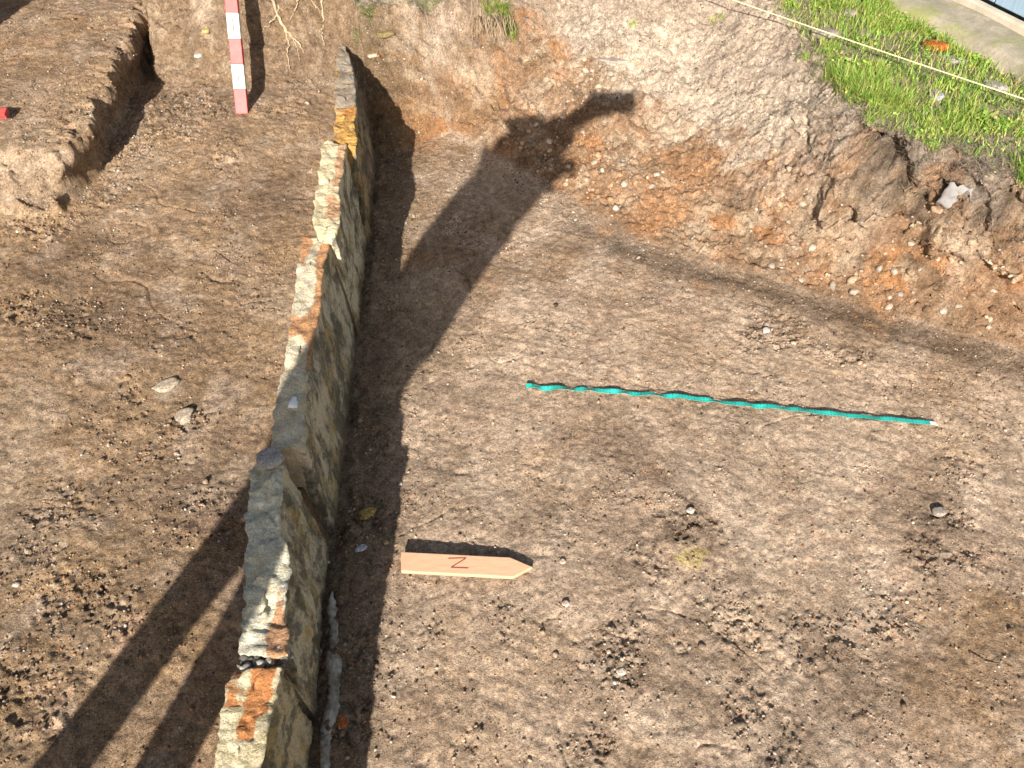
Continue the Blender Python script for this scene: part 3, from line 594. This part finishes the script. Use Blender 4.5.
# small round weed leaves among the grass
def leaflets(name, P, r, Cc, **k):
    n = len(P); q = np.linspace(0, 2*math.pi, 7)[:-1]; az = RNG.uniform(0, 6.28, n); ti = RNG.uniform(-.7, .7, (n, 2)); V = np.zeros((n, 6, 3))
    for j, a in enumerate(q):
        x = r*np.cos(a+az)*1.2; y = r*np.sin(a+az); V[:, j] = np.stack([P[:, 0]+x, P[:, 1]+y, P[:, 2]+x*ti[:, 0]+y*ti[:, 1]], 1)
    Fc = (np.array([(0, 1, 2), (0, 2, 3), (0, 3, 4), (0, 4, 5)])[None]+(np.arange(n)*6)[:, None, None]).reshape(-1, 3)
    return mesh_obj(name, V.reshape(-1, 3), Fc, M_leaf, col=np.repeat(Cc, 6, 0), **k)
P2 = grass_pts(2200, (.6, 2.4, .8, 3.0), lambda X, Y: gtest(X, Y)*ss(-.2, .4, fbm(X, Y, .1, 3, 621)))
X, Y = P2.T; h = height(X, Y); dx, dy = overhang(X, Y, zones(X, Y)); n = len(X)
leaflets('weed_leaves', np.stack([X+dx, Y+dy, h+RNG.uniform(.004, .022, n)], 1), RNG.uniform(.0018, .0042, n), green(n, X, Y)*1.1, kind='stuff')
# dead thatch and rootlets hanging from the turf lip
P2 = grass_pts(7000, (.5, 2.2, .8, 2.9), lambda X, Y: np.exp(-((secT(X, Y)[2]+.01)/.075)**2)*(.25+.75*(vn(X, Y, .05, 9) > 0))*ss(-.7, -.45, .82*X-.57*Y)*.9)
X, Y = P2.T; h = height(X, Y); dx, dy = overhang(X, Y, zones(X, Y)); n = len(X)
str_c = np.array([(.30, .23, .16), (.42, .33, .22), (.20, .15, .11), (.33, .29, .25)])[RNG.choice(4, n)]*RNG.uniform(.8, 1.2, (n, 1))
blades('dry_rootlets', np.stack([X+dx-.01*0, Y+dy, h+.004], 1), RNG.uniform(.012, .05, n), RNG.uniform(.0005, .0011, n), RNG.uniform(.8, 1.0, n), str_c, down=.35, kind='stuff')
# the tuft hanging over the far bank, and sprigs
def tuft(px, py, z, n, r, L_, label, cat='grass tuft', seed=0):
    x, y, h = on(px, py, z)
    root = empty('grass_tuft', (x, y, h), label=label, cat=cat)
    a = RNG.uniform(0, 6.28, n); q = r*np.sqrt(RNG.random(n)); X = x+q*np.cos(a)*1.3; Y = y+.6*np.abs(q*np.sin(a))-.012
    hh = height(X, Y); b = blades('leaves', np.stack([X, Y, np.minimum(hh, h+.02)], 1), RNG.uniform(.5, 1, n)*L_, RNG.uniform(.0008, .0016, n), RNG.uniform(.5, .99, n), green(n, X, Y), parent=root)
    return root, (x, y, h)
rt, c0 = tuft(494, 9, .42, 1800, .055, .045, 'bright green grass tuft overhanging the far bank at the top')
n = 160; a = RNG.uniform(0, 6.28, n); Pn = np.stack([c0[0]+.055*np.cos(a)*RNG.random(n)*1.5, c0[1]-.03+.03*np.sin(a), c0[2]+RNG.uniform(-.03, .0, n)], 1)
V = []; Fc = []
for i in range(110):
    x0, y0, z0 = Pn[i]; pts = []; L_ = RNG.uniform(.02, .065); wx = RNG.uniform(-.02, .02)
    for s in range(5): t = s/4; xx = x0+wx*t+.003*math.sin(i+3*t*6); yy = y0-.045*t-.012*math.sin(3*t); pts.append((xx, yy, max(z0-L_*t, Hs(xx, yy)+.004)))
    v, f = tube(pts, [.0011, .001, .0008, .0006, .0004], 3); b = len(V); V += v; Fc += [tuple(k+b for k in q) for q in f]
M_root = simple('root', [(.3, (.28, .20, .13)), (.7, (.48, .37, .24))], 60, .8, .4, 120)
mesh_obj('rootlets', V, Fc, M_root, rt)
tuft(632, 24, .4, 45, .010, .022, 'tiny green sprig on the grey earth slope'); tuft(715, 20, .42, 60, .018, .02, 'small weed patch near the crest of the slope left of the grass'); tuft(802, 57, .42, 70, .015, .025, 'green sprig at the edge of the clods left of the grass')
# ---------------------------------------------------------------- roots in the banks
def root(name, chains, label, mat=M_root, seed=0, zg=.3, cat='root', lift=.008):
    parts = []
    for ch, r0, r1 in chains:
        pts = [on(p[0], p[1], zg) for p in ch]; Pp = np.array(pts); n = 26; tt = np.linspace(0, len(Pp)-1, n); Pq = np.stack([np.interp(tt, range(len(Pp)), Pp[:, k]) for k in range(3)], 1)
        Pq[1:-1] = (Pq[:-2]+Pq[2:]+2*Pq[1:-1])/4
        Pq[:, 2] = [max(Hs(q[0], q[1]), q[2]-.01) for q in Pq]; Pq[:, 2] += lift*(1+.5*np.sin(np.linspace(0, 5, n)+seed)); Pq[:, 0] += .002*np.sin(np.arange(n)*1.9+seed)
        parts.append(tube(Pq, list(np.linspace(r0, r1, n)), 6, .22, seed)); seed += 1
    V, Fc = merge(parts); c0 = Vector(V[0]); V = np.array([np.array(v) for v in V])-np.array(c0)
    o = mesh_obj(name, V, Fc, mat, label=label, cat=cat); o.location = c0; return o
root('root', [([(271, -3), (280, 22), (290, 36), (301, 50), (306, 60)], .0055, .002), ([(285, 30), (290, 48), (289, 62), (291, 74)], .003, .001), ([(280, 10), (272, 28), (262, 40)], .003, .001), ([(300, 0), (297, 14), (288, 28)], .003, .001), ([(290, 40), (298, 50), (300, 62)], .002, .0008)],
     'pale branching root hanging down the far bank right of the ranging rod', seed=3, zg=.4)
root('root', [([(322, -3), (324, 20), (322, 38), (326, 50)], .004, .0015), ([(310, 0), (318, 12), (322, 20)], .002, .001)], 'thin root in the far bank just left of the far end slab', seed=9, zg=.4)
root('root', [([(905, 236), (918, 225), (930, 214)], .0025, .004), ([(933, 212), (934, 220), (932, 228), (936, 230)], .004, .002)], 'forked pale root poking out of the bank under the grey sheet', seed=14, zg=.15, lift=.014)
root('root', [([(962, 246), (955, 258), (945, 272), (940, 278)], .0018, .0012)], 'thin straw-coloured rootlet lower on the right bank', seed=19, zg=.1)
root('twig', [([(216, 252), (228, 262), (244, 270), (260, 275), (274, 277)], .0012, .0008)], 'thin dark twig pressed into the soil left of the slab row', mat=simple('twig_dark', [(.3, (.10, .07, .05)), (.7, (.18, .12, .08))], 50), seed=22, zg=.2, cat='twig', lift=.001)
root('twig', [([(968, 652), (976, 657), (985, 662), (1000, 664)], .002, .001)], 'dark curved twig on the brown soil at the right edge', mat=bpy.data.materials['twig_dark'], seed=25, zg=0, cat='twig', lift=.002)
root('root', [([(960, 208), (975, 214), (990, 224), (1010, 234), (1030, 240)], .006, .004)], 'long grey buried edge running to the right below the turf', mat=simple('grey_root', [(.3, (.25, .21, .17)), (.7, (.42, .36, .30))], 40), seed=28, zg=.15, lift=.012)
# grey torn sheet and stub below it
x, y, h = on(952, 196, .2)
V = []; gx_, gy_ = 9, 7
for j in range(gy_):
    for i_ in range(gx_):
        u = i_/(gx_-1)-.5; w = j/(gy_-1); px_ = (u*(.052+.030*w))+.006*w; V.append((px_+.002*math.sin(j*2+i_), -.012-.012*w+.004*math.cos(i_*1.1)+.002*math.sin(j*2.2), .055-.062*w+.004*math.sin(i_*1.7)))
n0 = len(V); V2 = [(a, b+.003, c) for a, b, c in V]; Fc = []
for j in range(gy_-1):
    for i_ in range(gx_-1): a = j*gx_+i_; Fc += [(a, a+gx_, a+gx_+1, a+1), (a+n0, a+1+n0, a+gx_+1+n0, a+gx_+n0)]
bd_ = [i_ for i_ in range(gx_)]+[j*gx_+gx_-1 for j in range(1, gy_)]+[(gy_-1)*gx_+i_ for i_ in range(gx_-2, -1, -1)]+[j*gx_ for j in range(gy_-2, 0, -1)]
for k_ in range(len(bd_)): a, b = bd_[k_], bd_[(k_+1) % len(bd_)]; Fc.append((a, b, b+n0, a+n0))
o = mesh_obj('torn_sheet', V+V2, Fc, simple('grey_sheet', [(.3, (.20, .19, .185)), (.7, (.27, .26, .25))], 30, .7, .2), label='torn grey sheet fragment sticking out of the bank below the turf', cat='sheet fragment'); o.location = (x, y-.01, h-.012); o.rotation_euler = (0, 0, -.45)
x, y, h = on(938, 209, .2)
stone('root_stub', (x, y-.02, h+.008), (.030, .011, .011), (.42, .28, .19), 77, rot=-.25, jag=.1, label='pinkish-brown root stub right under the grey sheet', cat='root')
# ---------------------------------------------------------------- wooden north pointer
M_wood = simple('fresh_wood', [(.22, (.30, .19, .12)), (.3, (.56, .32, .19)), (.55, (.63, .38, .24)), (.75, (.69, .43, .29))], 16, .75, .35, 60, stretch=(1.6, 12, 12))
pts = [W(401, 552, .02), W(401, 571, .02), W(513, 577, .02), W(532.5, 567, .02), W(510, 557.5, .02)]
pts = [pts[0], pts[1], pts[2], pts[3], pts[4]]; cx = sum(p[0] for p in pts)/5; cy = sum(p[1] for p in pts)/5
root_p = empty('north_pointer', (cx, cy, 0), label='flat pale wooden stake with a pointed tip and a handwritten N', cat='wooden stake')
zt, zb = .021, .009
V = [(p[0], p[1], zt) for p in pts]+[(p[0], p[1], zb) for p in pts]; Fc = [(0, 1, 2, 3, 4), (9, 8, 7, 6, 5)]+[(i_, i_+5, (i_+1) % 5+5, (i_+1) % 5) for i_ in range(5)]
o = mesh_obj('board', V, Fc, M_wood, root_p, smooth=False); bevel(o, .0012)
M_ink = simple('red_ink', [(.3, (.22, .055, .04)), (.7, (.32, .09, .06))], 200, .7, 0)
def stroke(a, b, w, z):
    a = np.array(W(*a, z)[:2]); b = np.array(W(*b, z)[:2]); d = (b-a)/np.linalg.norm(b-a); n_ = np.array([-d[1], d[0]])*w/2
    q = [a-n_, b-n_, b+n_, a+n_]; V = [(p[0], p[1], z) for p in q]+[(p[0], p[1], z-.0012) for p in q]
    return V, [(0, 1, 2, 3), (7, 6, 5, 4), (0, 4, 5, 1), (1, 5, 6, 2), (2, 6, 7, 3), (3, 7, 4, 0)]
zi = zt+.0005
V, Fc = merge([stroke((448.3, 558.3), (466.2, 557.8), .0021, zi), stroke((465.6, 558.4), (451.5, 567.0), .0021, zi+.0001), stroke((451, 567.4), (468.3, 568.0), .0021, zi+.0002)])
mesh_obj('letter_n', V, Fc, M_ink, root_p, smooth=False)
# ---------------------------------------------------------------- green tape
a = np.array(on(526, 389, 0)); b = np.array(on(937, 427, 0)); Ld = np.linalg.norm(b-a)
rt = empty('measuring_tape', tuple(a), label='wavy turquoise measuring tape lying across the trench floor', cat='measuring tape')
d = (b-a)/Ld; d[2] = 0; d /= np.linalg.norm(d); nn = np.array([-d[1], d[0], 0]); n = 260; hw = .0060; V = []; cen = []
rr = np.random.default_rng(4); ph = np.cumsum(rr.uniform(.8, 1.25, n)); 
for i_ in range(n):
    t = i_/(n-1); s = t*(Ld-.006); amp = (1-.55*t); wv = .0055*amp*(math.sin(ph[i_]*.40)+.25*math.sin(ph[i_]*.93+1)); p = a+d*s
    p = p+nn*(.0010*amp*math.sin(ph[i_]*.31+.9)+.012*math.sin(math.pi*t)*.3)
    z = Hs(p[0], p[1]) if i_ % 4 == 0 or i_ < 2 else z
    cen.append((p[0], p[1], z)); 
cen = np.array(cen); ker = np.ones(25)/25; zs = np.convolve(np.pad(cen[:, 2], 12, 'edge'), ker, 'valid')
for i_ in range(n):
    t = i_/(n-1); amp = (1-.85*t); roll = .5*amp*(.6*math.sin(ph[i_]*.31+2.2)+.6*math.sin(ph[i_]*.13)+.4*math.sin(ph[i_]*.53))-.1; wv = .0035*amp*math.sin(ph[i_]*.31)*(.5+.5*math.sin(ph[i_]*.09))
    o1 = nn*math.cos(roll)*hw; o1[2] = math.sin(roll)*hw; base = np.array([cen[i_, 0], cen[i_, 1], zs[i_]+.0085+wv]); up = np.array([0, 0, .0005])
    V += [base-o1+up, base+o1+up, base+o1-up, base-o1-up]
cutI = n-5
def strip(i0, i1):
    VV = V[i0*4:(i1+1)*4]; m_ = i1-i0; FF = []
    for k_ in range(m_):
        for j in range(4): FF.append((k_*4+j, k_*4+(j+1) % 4, (k_+1)*4+(j+1) % 4, (k_+1)*4+j))
    FF += [(0, 3, 2, 1), (m_*4, m_*4+1, m_*4+2, m_*4+3)]; return VV, FF
M_teal = simple('turquoise_plastic', [(.3, (.012, .33, .28)), (.7, (.03, .42, .36))], 90, .5, .05, spec=.4)
VV, FF = strip(0, cutI); mesh_obj('tape_strip', VV, FF, M_teal, rt, smooth=False)
VV, FF = strip(cutI, n-1); mesh_obj('tape_end', VV, FF, simple('white_plastic', [(.3, (.75, .75, .72)), (.7, (.82, .82, .8))], 20, .5, 0), rt, smooth=False, label='white end of the tape')
tk = []
V = np.array(V)
for k_ in range(4, cutI-2, 2):
    p0, p1, q0, q1 = V[k_*4], V[k_*4+1], V[(k_+1)*4], V[(k_+1)*4+1]; ln = .75 if k_ % 10 == 4 else .4; e_ = (q0-p0)*.8; up = np.array([0, 0, .0005])
    for s0, s1 in ((0, ln*.25), (1-ln*.6, 1)):
        A_, B_ = p0+(p1-p0)*s0+up, p0+(p1-p0)*s1+up; q = [A_, A_+e_, B_+e_, B_]; tk.append(([tuple(v) for v in q], [(0, 1, 2, 3)]))
VV, FF = merge(tk); mesh_obj('tick_marks', VV, FF, simple('dark_print', [(.3, (.01, .13, .12)), (.7, (.02, .20, .18))], 60, .6, 0), rt, smooth=False)
# ---------------------------------------------------------------- ranging rods
M_red = simple('rod_red', [(.34, (.16, .07, .05)), (.40, (.42, .045, .045)), (.62, (.50, .075, .065))], 60, .5, .15, 200, spec=.4)
M_wht = simple('rod_white', [(.34, (.30, .25, .19)), (.40, (.56, .54, .50)), (.62, (.68, .67, .64))], 50, .5, .15, 200, spec=.4)
M_tip = simple('rod_iron', [(.3, (.12, .11, .10)), (.7, (.2, .18, .16))], 60, .6, .3)
def rod(P0, D, side, nb, bl, w, label, first='red', cat='ranging rod'):
    D = Vector(D).normalized(); S = Vector(side); S = (S-D*S.dot(D)).normalized(); U = D.cross(S).normalized(); R = Matrix((S, U, D)).transposed()
    rt = empty('ranging_rod', P0, label=label, cat=cat); cur = Vector(P0); red = first == 'red'
    for k_ in range(nb):
        v, f = boxm(cur+D*bl/2, w, w*.62, bl-.0004, R); o = mesh_obj('red_band' if red else 'white_band', v, f, M_red if red else M_wht, rt, smooth=False); bevel(o, .0012)
        if not red:
            q = cur+D*bl*.55-U*(w*.31+.0004)*(1 if U.y > 0 else -1); dgs = []
            v1, f1 = boxm(q, .0035, .0006, bl*.46, R); v2, f2 = boxm(q-D*bl*.16+S*.0022, .0085, .0006, .004, R) 
            v, f = v1, f1; mesh_obj('numeral', v, f, M_red, rt, smooth=False)
        cur += D*bl; red = not red
    return rt
x0, y0, h0 = on(242.5, 113, .2)
BL = .088
# lean: chosen from the two ends of the visible rod
p_top = Vector(W(231, -2, h0+.27)); dirv = (p_top-Vector((x0, y0, h0)))
rod((x0, y0, h0-.006), dirv, (1, .12, 0), 8, dirv.length/4.5, .036, 'red and white banded ranging rod leaning against the far bank')
xa, ya, ha = on(11, 120, .3)
rod((xa, ya, ha+.020), (-1, -.02, .03), (0, 1, .3), 8, .088, .026, 'red and white ranging rod lying on the soil step, its tip at the left edge')
# ---------------------------------------------------------------- string line
a = np.array(W(745, 0, .47)); b = np.array(W(1024, 95, .45)); dd = b-a; A0 = a-dd*1.2; B0 = b+dd*.9
pts = [A0+(B0-A0)*t+np.array([0, 0, -.012*math.sin(math.pi*t)]) for t in np.linspace(0, 1, 60)]
V, Fc = tube(pts, .0016, 6, .12)
o = mesh_obj('string_line', V, Fc, simple('twine', [(.3, (.62, .60, .30)), (.7, (.74, .70, .42))], 300, .8, .5), label='taut pale yellow string stretched over the grassy bank', cat='string')
for q, lb in ((A0, 'wooden peg holding the far end of the string'), (B0, 'wooden peg holding the near end of the string')):
    hq = Hs(q[0], q[1]); v, f = boxm((0, 0, .09), .03, .03, .26); v = [((a_ if c_ > 0 else a_*.2), (b_ if c_ > 0 else b_*.2), c_) for a_, b_, c_ in v]
    o = mesh_obj('peg', v, f, M_wood, label=lb, cat='wooden peg', smooth=False); o.location = (q[0], q[1], q[2]-.2); bevel(o, .002)
# ---------------------------------------------------------------- concrete apron and boarded wall at the upper right
def linept(p, q, s, off, z):
    a = np.array(W(*p, .42)[:2]); b = np.array(W(*q, .42)[:2]); d_ = (b-a)/np.linalg.norm(b-a); n_ = np.array([-d_[1], d_[0]]); r = a+d_*s+n_*off; return (r[0], r[1], z)
p_, q_ = (905, 8), (1030, 75)
V = []; ns = 80; rowsV = [(0, .36), (.004, .415), (.018, .424), (.06, .427), (.12, .429), (.165, .430)]
for i_ in range(ns):
    s = -1.2+3.4*i_/(ns-1)
    for off, z in rowsV:
        wob = .035*float(fbm(np.array([s]), np.array([.3]), .16, 3, 701)[0])*(off < .1); V.append(linept(p_, q_, s, off+wob, z+.003*math.sin(s*17+off*31)))
nr = len(rowsV); Fc = [(i_*nr+j, (i_+1)*nr+j, (i_+1)*nr+j+1, i_*nr+j+1) for i_ in range(ns-1) for j in range(nr-1)]
m, nt, b_ = new_mat('mossy_concrete'); base = ramp(nt, noise(nt, 14, 6, .65), [(.35, (.22, .19, .14)), (.65, (.36, .31, .24))]); base = mix(nt, ramp(nt, noise(nt, 9, 5, .65), [(.46, grey(0)), (.62, grey(.85))]), base, (.20, .21, .06))
base = mix(nt, ramp(nt, noise(nt, 150, 4, .7), [(.4, grey(0)), (.7, grey(.4))]), base, (.16, .15, .11)); nt.links.new(base, b_.inputs['Base Color']); b_.inputs['Roughness'].default_value = .9
bm_ = N(nt, 'ShaderNodeBump', Strength=.6, Distance=.005); nt.links.new(noise(nt, 60, 6, .7), bm_.inputs['Height']); nt.links.new(bm_.outputs[0], b_.inputs['Normal'])
mesh_obj('pavement', V, Fc, m, kind='structure')
def bar(s0, s1, o0, o1, z0, z1):
    P_ = [linept(p_, q_, s, o_, z) for s in (s0, s1) for o_ in (o0, o1) for z in (z0, z1)]; return P_, [(0, 1, 3, 2), (4, 6, 7, 5), (0, 4, 5, 1), (2, 3, 7, 6), (0, 2, 6, 4), (1, 5, 7, 3)]
c0 = linept(p_, q_, .6, .27, .4)
rt = empty('boarded_wall', c0, label='blue-grey painted timber wall on a pale plinth, upper right corner', cat='wall')
v, f = bar(-1.2, 2.2, .155, .185, .38, .452); o = mesh_obj('plinth', v, f, simple('plinth_render', [(.3, (.36, .31, .24)), (.7, (.48, .42, .34))], 25, .9, .4), rt, smooth=False); bevel(o, .006)
M_blue = simple('blue_paint', [(.3, (.20, .29, .38)), (.7, (.27, .36, .45))], 12, .6, .2, 60, stretch=(6, 6, 1))
bs = []
for k_ in range(30):
    s = -1.2+k_*.113; bs.append(bar(s, s+.109, .187+.002*(k_ % 2), .21, .457, 2.3))
v, f = merge(bs); o = mesh_obj('boards', v, f, M_blue, rt, smooth=False); bevel(o, .003)
v, f = bar(-1.2, 2.2, .212, .25, .45, 2.28); mesh_obj('backing', v, f, simple('dark_batten', [(.3, (.08, .09, .1)), (.7, (.12, .13, .14))], 12, .8, 0), rt, smooth=False)
# ---------------------------------------------------------------- bin added out of frame at left to cast the corner shadow
bx_, by_ = -1.95, 1.93; hb = Hs(bx_, by_)-.01
rt = empty('bin', (bx_, by_, hb), label='black round plastic bin added out of view left of the trench to cast the corner shadow', cat='bin')
V = []; n = 40; prof = [(.155, 0), (.16, .01), (.19, .50), (.205, .505), (.205, .53), (.185, .53), (.15, .03)]
for r, z in prof:
    for j in range(n): q = 2*math.pi*j/n; V.append((bx_+r*math.cos(q), by_+r*math.sin(q), hb+z))
Fc = [(k*n+j, k*n+(j+1) % n, (k+1)*n+(j+1) % n, (k+1)*n+j) for k in range(len(prof)-1) for j in range(n)]+[tuple(range(n))[::-1], tuple((len(prof)-1)*n+j for j in range(n))]
M_blk = simple('black_plastic', [(.3, (.02, .02, .022)), (.7, (.035, .035, .035))], 20, .5, .1)
mesh_obj('shadow_bin_body', V, Fc, M_blk, rt)
for sg in (-1, 1):
    v, f = tube([(bx_-.05, by_+sg*.205, hb+.50), (bx_-.04, by_+sg*.235, hb+.47), (bx_+.04, by_+sg*.235, hb+.47), (bx_+.05, by_+sg*.205, hb+.50)], .008, 8); mesh_obj('handle', v, f, M_blk, rt)
# ---------------------------------------------------------------- photographer, standing behind the camera; the shadow falls through the scene
def skin(name, verts, edges, rad, mat, parent, sub=2):
    me = bpy.data.meshes.new(name+'_src'); me.from_pydata([tuple(v) for v in verts], edges, []); o = bpy.data.objects.new(name+'_src', me); C.objects.link(o)
    o.modifiers.new('s', 'SKIN'); o.modifiers.new('u', 'SUBSURF').levels = sub
    for i_, r in enumerate(rad): me.skin_vertices[0].data[i_].radius = (r if not isinstance(r, tuple) else r[0], r if not isinstance(r, tuple) else r[1]); me.skin_vertices[0].data[i_].use_root = (i_ == 0)
    dg = bpy.context.evaluated_depsgraph_get(); ev = o.evaluated_get(dg); m2_ = bpy.data.meshes.new_from_object(ev)
    V_ = [tuple(v.co) for v in m2_.vertices]; F_ = [tuple(p.vertices) for p in m2_.polygons]
    bpy.data.objects.remove(o); bpy.data.meshes.remove(me); bpy.data.meshes.remove(m2_)
    return mesh_obj(name, V_, F_, mat, parent)
cam_loc = Vector((0, 0, HC)); Rc = Matrix.Rotation(math.radians(90)-TH, 3, 'X')
def CL(x, y, z): return cam_loc+Rc @ Vector((x, y, z))
hip = Vector(UP(384, 362, 0, 1.07)); chest = Vector(UP(455, 246, 0, 1.25)); neck = Vector(UP(496, 172, .03, 1.42)); head = Vector(UP(526, 163, .08, 1.50))
hd = Vector((.8, .55, 0)).normalized(); sd = Vector((hd.y, -hd.x, 0))      # facing, and the person's right
kL = Vector(UP(62, 768, .2, .64)); kR = Vector(UP(163, 768, .2, .64))
cL = Vector(UP(214, 562, .2, .87)); cR = Vector(UP(260, 594, .2, .85))
fL = kL+(kL-cL)*1.75; fR = kR+(kR-cR)*1.75
gLz = Hs(fL.x, fL.y); gRz = Hs(fR.x, fR.y); fL.z = gLz+.09; fR.z = gRz+.09
per = empty('person', ((fL.x+fR.x)/2, (fL.y+fR.y)/2, .2), label='person in dark jacket and trousers taking the picture, arm stretched out with a phone', cat='person')
hand = CL(-.165, -.05, .03); shR = neck+Vector((.03, .02, -.05)); shL = Vector(UP(490, 172, .03, 1.41)); elbR = Vector(UP(561, 131, .1, 1.46))
elbL = Vector(UP(500, 225, .02, 1.33)); hL = Vector(UP(533, 193, .05, 1.43))
sk = simple('skin', [(.3, (.50, .30, .22)), (.7, (.60, .38, .28))], 20, .5, .1); jk = simple('jacket_cloth', [(.3, (.04, .05, .08)), (.7, (.06, .07, .10))], 30, .9, .3); tr = simple('trouser_cloth', [(.3, (.05, .05, .055)), (.7, (.08, .08, .08))], 30, .9, .3)
hairm = simple('hair', [(.3, (.06, .04, .03)), (.7, (.12, .08, .05))], 40, .8, .5); lea = simple('boot_leather', [(.3, (.09, .06, .04)), (.7, (.14, .10, .07))], 30, .6, .2)
hdc = head+Vector((0, 0, .02)); chin = head+hd*.055+Vector((0, 0, -.085)); nose = head+hd*.115+Vector((0, 0, -.01))
bv = [hip, (hip+chest)/2, chest, neck, head+Vector((0, 0, -.06)), head, head+Vector((0, 0, .07)), chin, nose, cL, kL, fL, cR, kR, fR, shR, elbR, hand, shL, elbL, hL, fL+hd*.12+Vector((0, 0, -.06)), fR+hd*.12+Vector((0, 0, -.06))]
be = [(0, 1), (1, 2), (2, 3), (3, 4), (4, 5), (5, 6), (4, 7), (5, 8), (0, 9), (9, 10), (10, 11), (0, 12), (12, 13), (13, 14), (3, 15), (15, 16), (16, 17), (3, 18), (18, 19), (19, 20), (11, 21), (14, 22)]
br = [.08, .09, .10, .05, .06, .078, .055, .03, .012, .04, .036, .03, .04, .036, .03, .045, .035, .026, .045, .035, .024, .03, .03]
for hnd, prev in ((hand, 17), (hL, 20)):
    w0 = Vector(bv[prev]); ax_ = (w0-Vector(bv[prev-1])).normalized(); sid = ax_.cross(Vector((0, 0, 1))).normalized(); upv = sid.cross(ax_)
    pb = len(bv); bv.append(w0+ax_*.05); be.append((prev, pb)); br.append((.036, .018)); 
    for k_, (so, ln) in enumerate(((-.030, .065), (-.010, .075), (.010, .070), (.029, .055))):
        b0 = len(bv); p1 = w0+ax_*.085+sid*so; bv += [p1, p1+ax_*ln*.5-upv*.012, p1+ax_*ln*.8-upv*.04]; be += [(pb, b0), (b0, b0+1), (b0+1, b0+2)]; br += [.010, .009, .007]
    b0 = len(bv); bv += [w0+ax_*.035+sid*.045, w0+ax_*.07+sid*.062-upv*.02]; be += [(prev, b0), (b0, b0+1)]; br += [.012, .009]
skin('body', bv, be, br, sk, per)
jv = [hip+Vector((0, 0, -.04)), (hip+chest)/2, chest, neck+Vector((-.01, 0, -.05)), shR, elbR, hand+(elbR-hand).normalized()*.05, shL, elbL, hL, neck+Vector((.005, 0, .01))]
skin('jacket', jv, [(0, 1), (1, 2), (2, 3), (3, 4), (4, 5), (5, 6), (3, 7), (7, 8), (8, 9), (3, 10)], [.105, .115, .128, .155, .095, .066, .042, .085, .05, .033, .08], jk, per)
skin('trousers', [hip, cL, kL, fL+Vector((0, 0, .02)), cR, kR, fR+Vector((0, 0, .02))], [(0, 1), (1, 2), (2, 3), (0, 4), (4, 5), (5, 6)], [.085, .047, .043, .038, .047, .043, .038], tr, per)
skin('hair', [hdc+Vector((0, 0, .02))-hd*.02, hdc+Vector((0, 0, .075))-hd*.01, hdc-hd*.05-Vector((0, 0, .10))], [(0, 1), (0, 2)], [.082, .05, .075], hairm, per)
for f_ in (fL, fR): skin('boot', [f_+Vector((0, 0, .0))-hd*.02, f_+Vector((0, 0, -.05)), f_+hd*.09+Vector((0, 0, -.055)), f_+hd*.17+Vector((0, 0, -.06))], [(0, 1), (1, 2), (2, 3)], [.055, .05, .042, .034], lea, per)
for s_ in (-1, 1):
    skin('eye', [head+hd*.088+sd*s_*.03+Vector((0, 0, .0)), head+hd*.092+sd*s_*.03], [(0, 1)], [.010, .008], simple('eye_white', [(0, (.1, .08, .06)), (1, (.12, .1, .08))]), per, 1)
# phone in the hand, lens just behind the camera point
ph = empty('smartphone', CL(-.05, 0, .014), label='dark smartphone held out sideways in the hand of the person', cat='smartphone')
v, f = boxm(CL(-.062, -.004, .016), .155, .074, .008, Rc); o = mesh_obj('case', v, f, simple('phone_case', [(.3, (.02, .02, .025)), (.7, (.03, .03, .035))], 20, .4, 0, spec=.5), ph, smooth=False); bevel(o, .003)
v, f = boxm(CL(-.062, -.004, .0205), .147, .067, .0008, Rc); mesh_obj('screen', v, f, simple('phone_glass', [(.3, (.02, .02, .02)), (.7, (.025, .025, .03))], 20, .1, 0, spec=.6), ph, smooth=False)
v, f = boxm(CL(-.018, .008, .0110), .024, .030, .0018, Rc); mesh_obj('lens_block', v, f, simple('lens_dark', [(.3, (.01, .01, .012)), (.7, (.015, .015, .02))], 20, .2, 0), ph, smooth=False)
# ---------------------------------------------------------------- light, sky, camera
sun = bpy.data.lights.new('sun', 'SUN'); sun.energy = 5.0; sun.angle = math.radians(.53); sun.color = (1, .94, .85)
so = bpy.data.objects.new('sun', sun); C.objects.link(so); so.rotation_euler = Vector(LV).to_track_quat('-Z', 'Y').to_euler(); so.location = (-1, -4, 4)
w = bpy.data.worlds.new('World'); sc.world = w; w.use_nodes = True; nt = w.node_tree; bg = nt.nodes['Background']
sky = nt.nodes.new('ShaderNodeTexSky'); sky.sky_type = 'NISHITA'; sky.sun_disc = False; sky.sun_elevation = math.asin(-LV[2]); sky.sun_rotation = math.atan2(-LV[0], -LV[1]); sky.dust_density = 3.0; hs = nt.nodes.new('ShaderNodeHueSaturation'); hs.inputs['Saturation'].default_value = .95; nt.links.new(sky.outputs[0], hs.inputs['Color']); nt.links.new(hs.outputs[0], bg.inputs[0]); bg.inputs[1].default_value = .05
cam = bpy.data.cameras.new('camera'); co = bpy.data.objects.new('camera', cam); C.objects.link(co); co.location = cam_loc; co.rotation_euler = (math.radians(90)-TH, 0, 0)
cam.sensor_width = 36; cam.lens = F/1024*36; cam.clip_start = .005; cam.clip_end = 300; sc.camera = co
sc.render.engine = 'CYCLES'; sc.view_settings.view_transform = 'Standard'; sc.view_settings.look = 'None'; sc.view_settings.exposure = 1.02; sc.view_settings.gamma = 1
sc.render.resolution_x = 1024; sc.render.resolution_y = 768
sc.cycles.max_bounces = 4; sc.cycles.diffuse_bounces = 3; sc.cycles.glossy_bounces = 2; sc.cycles.transmission_bounces = 2
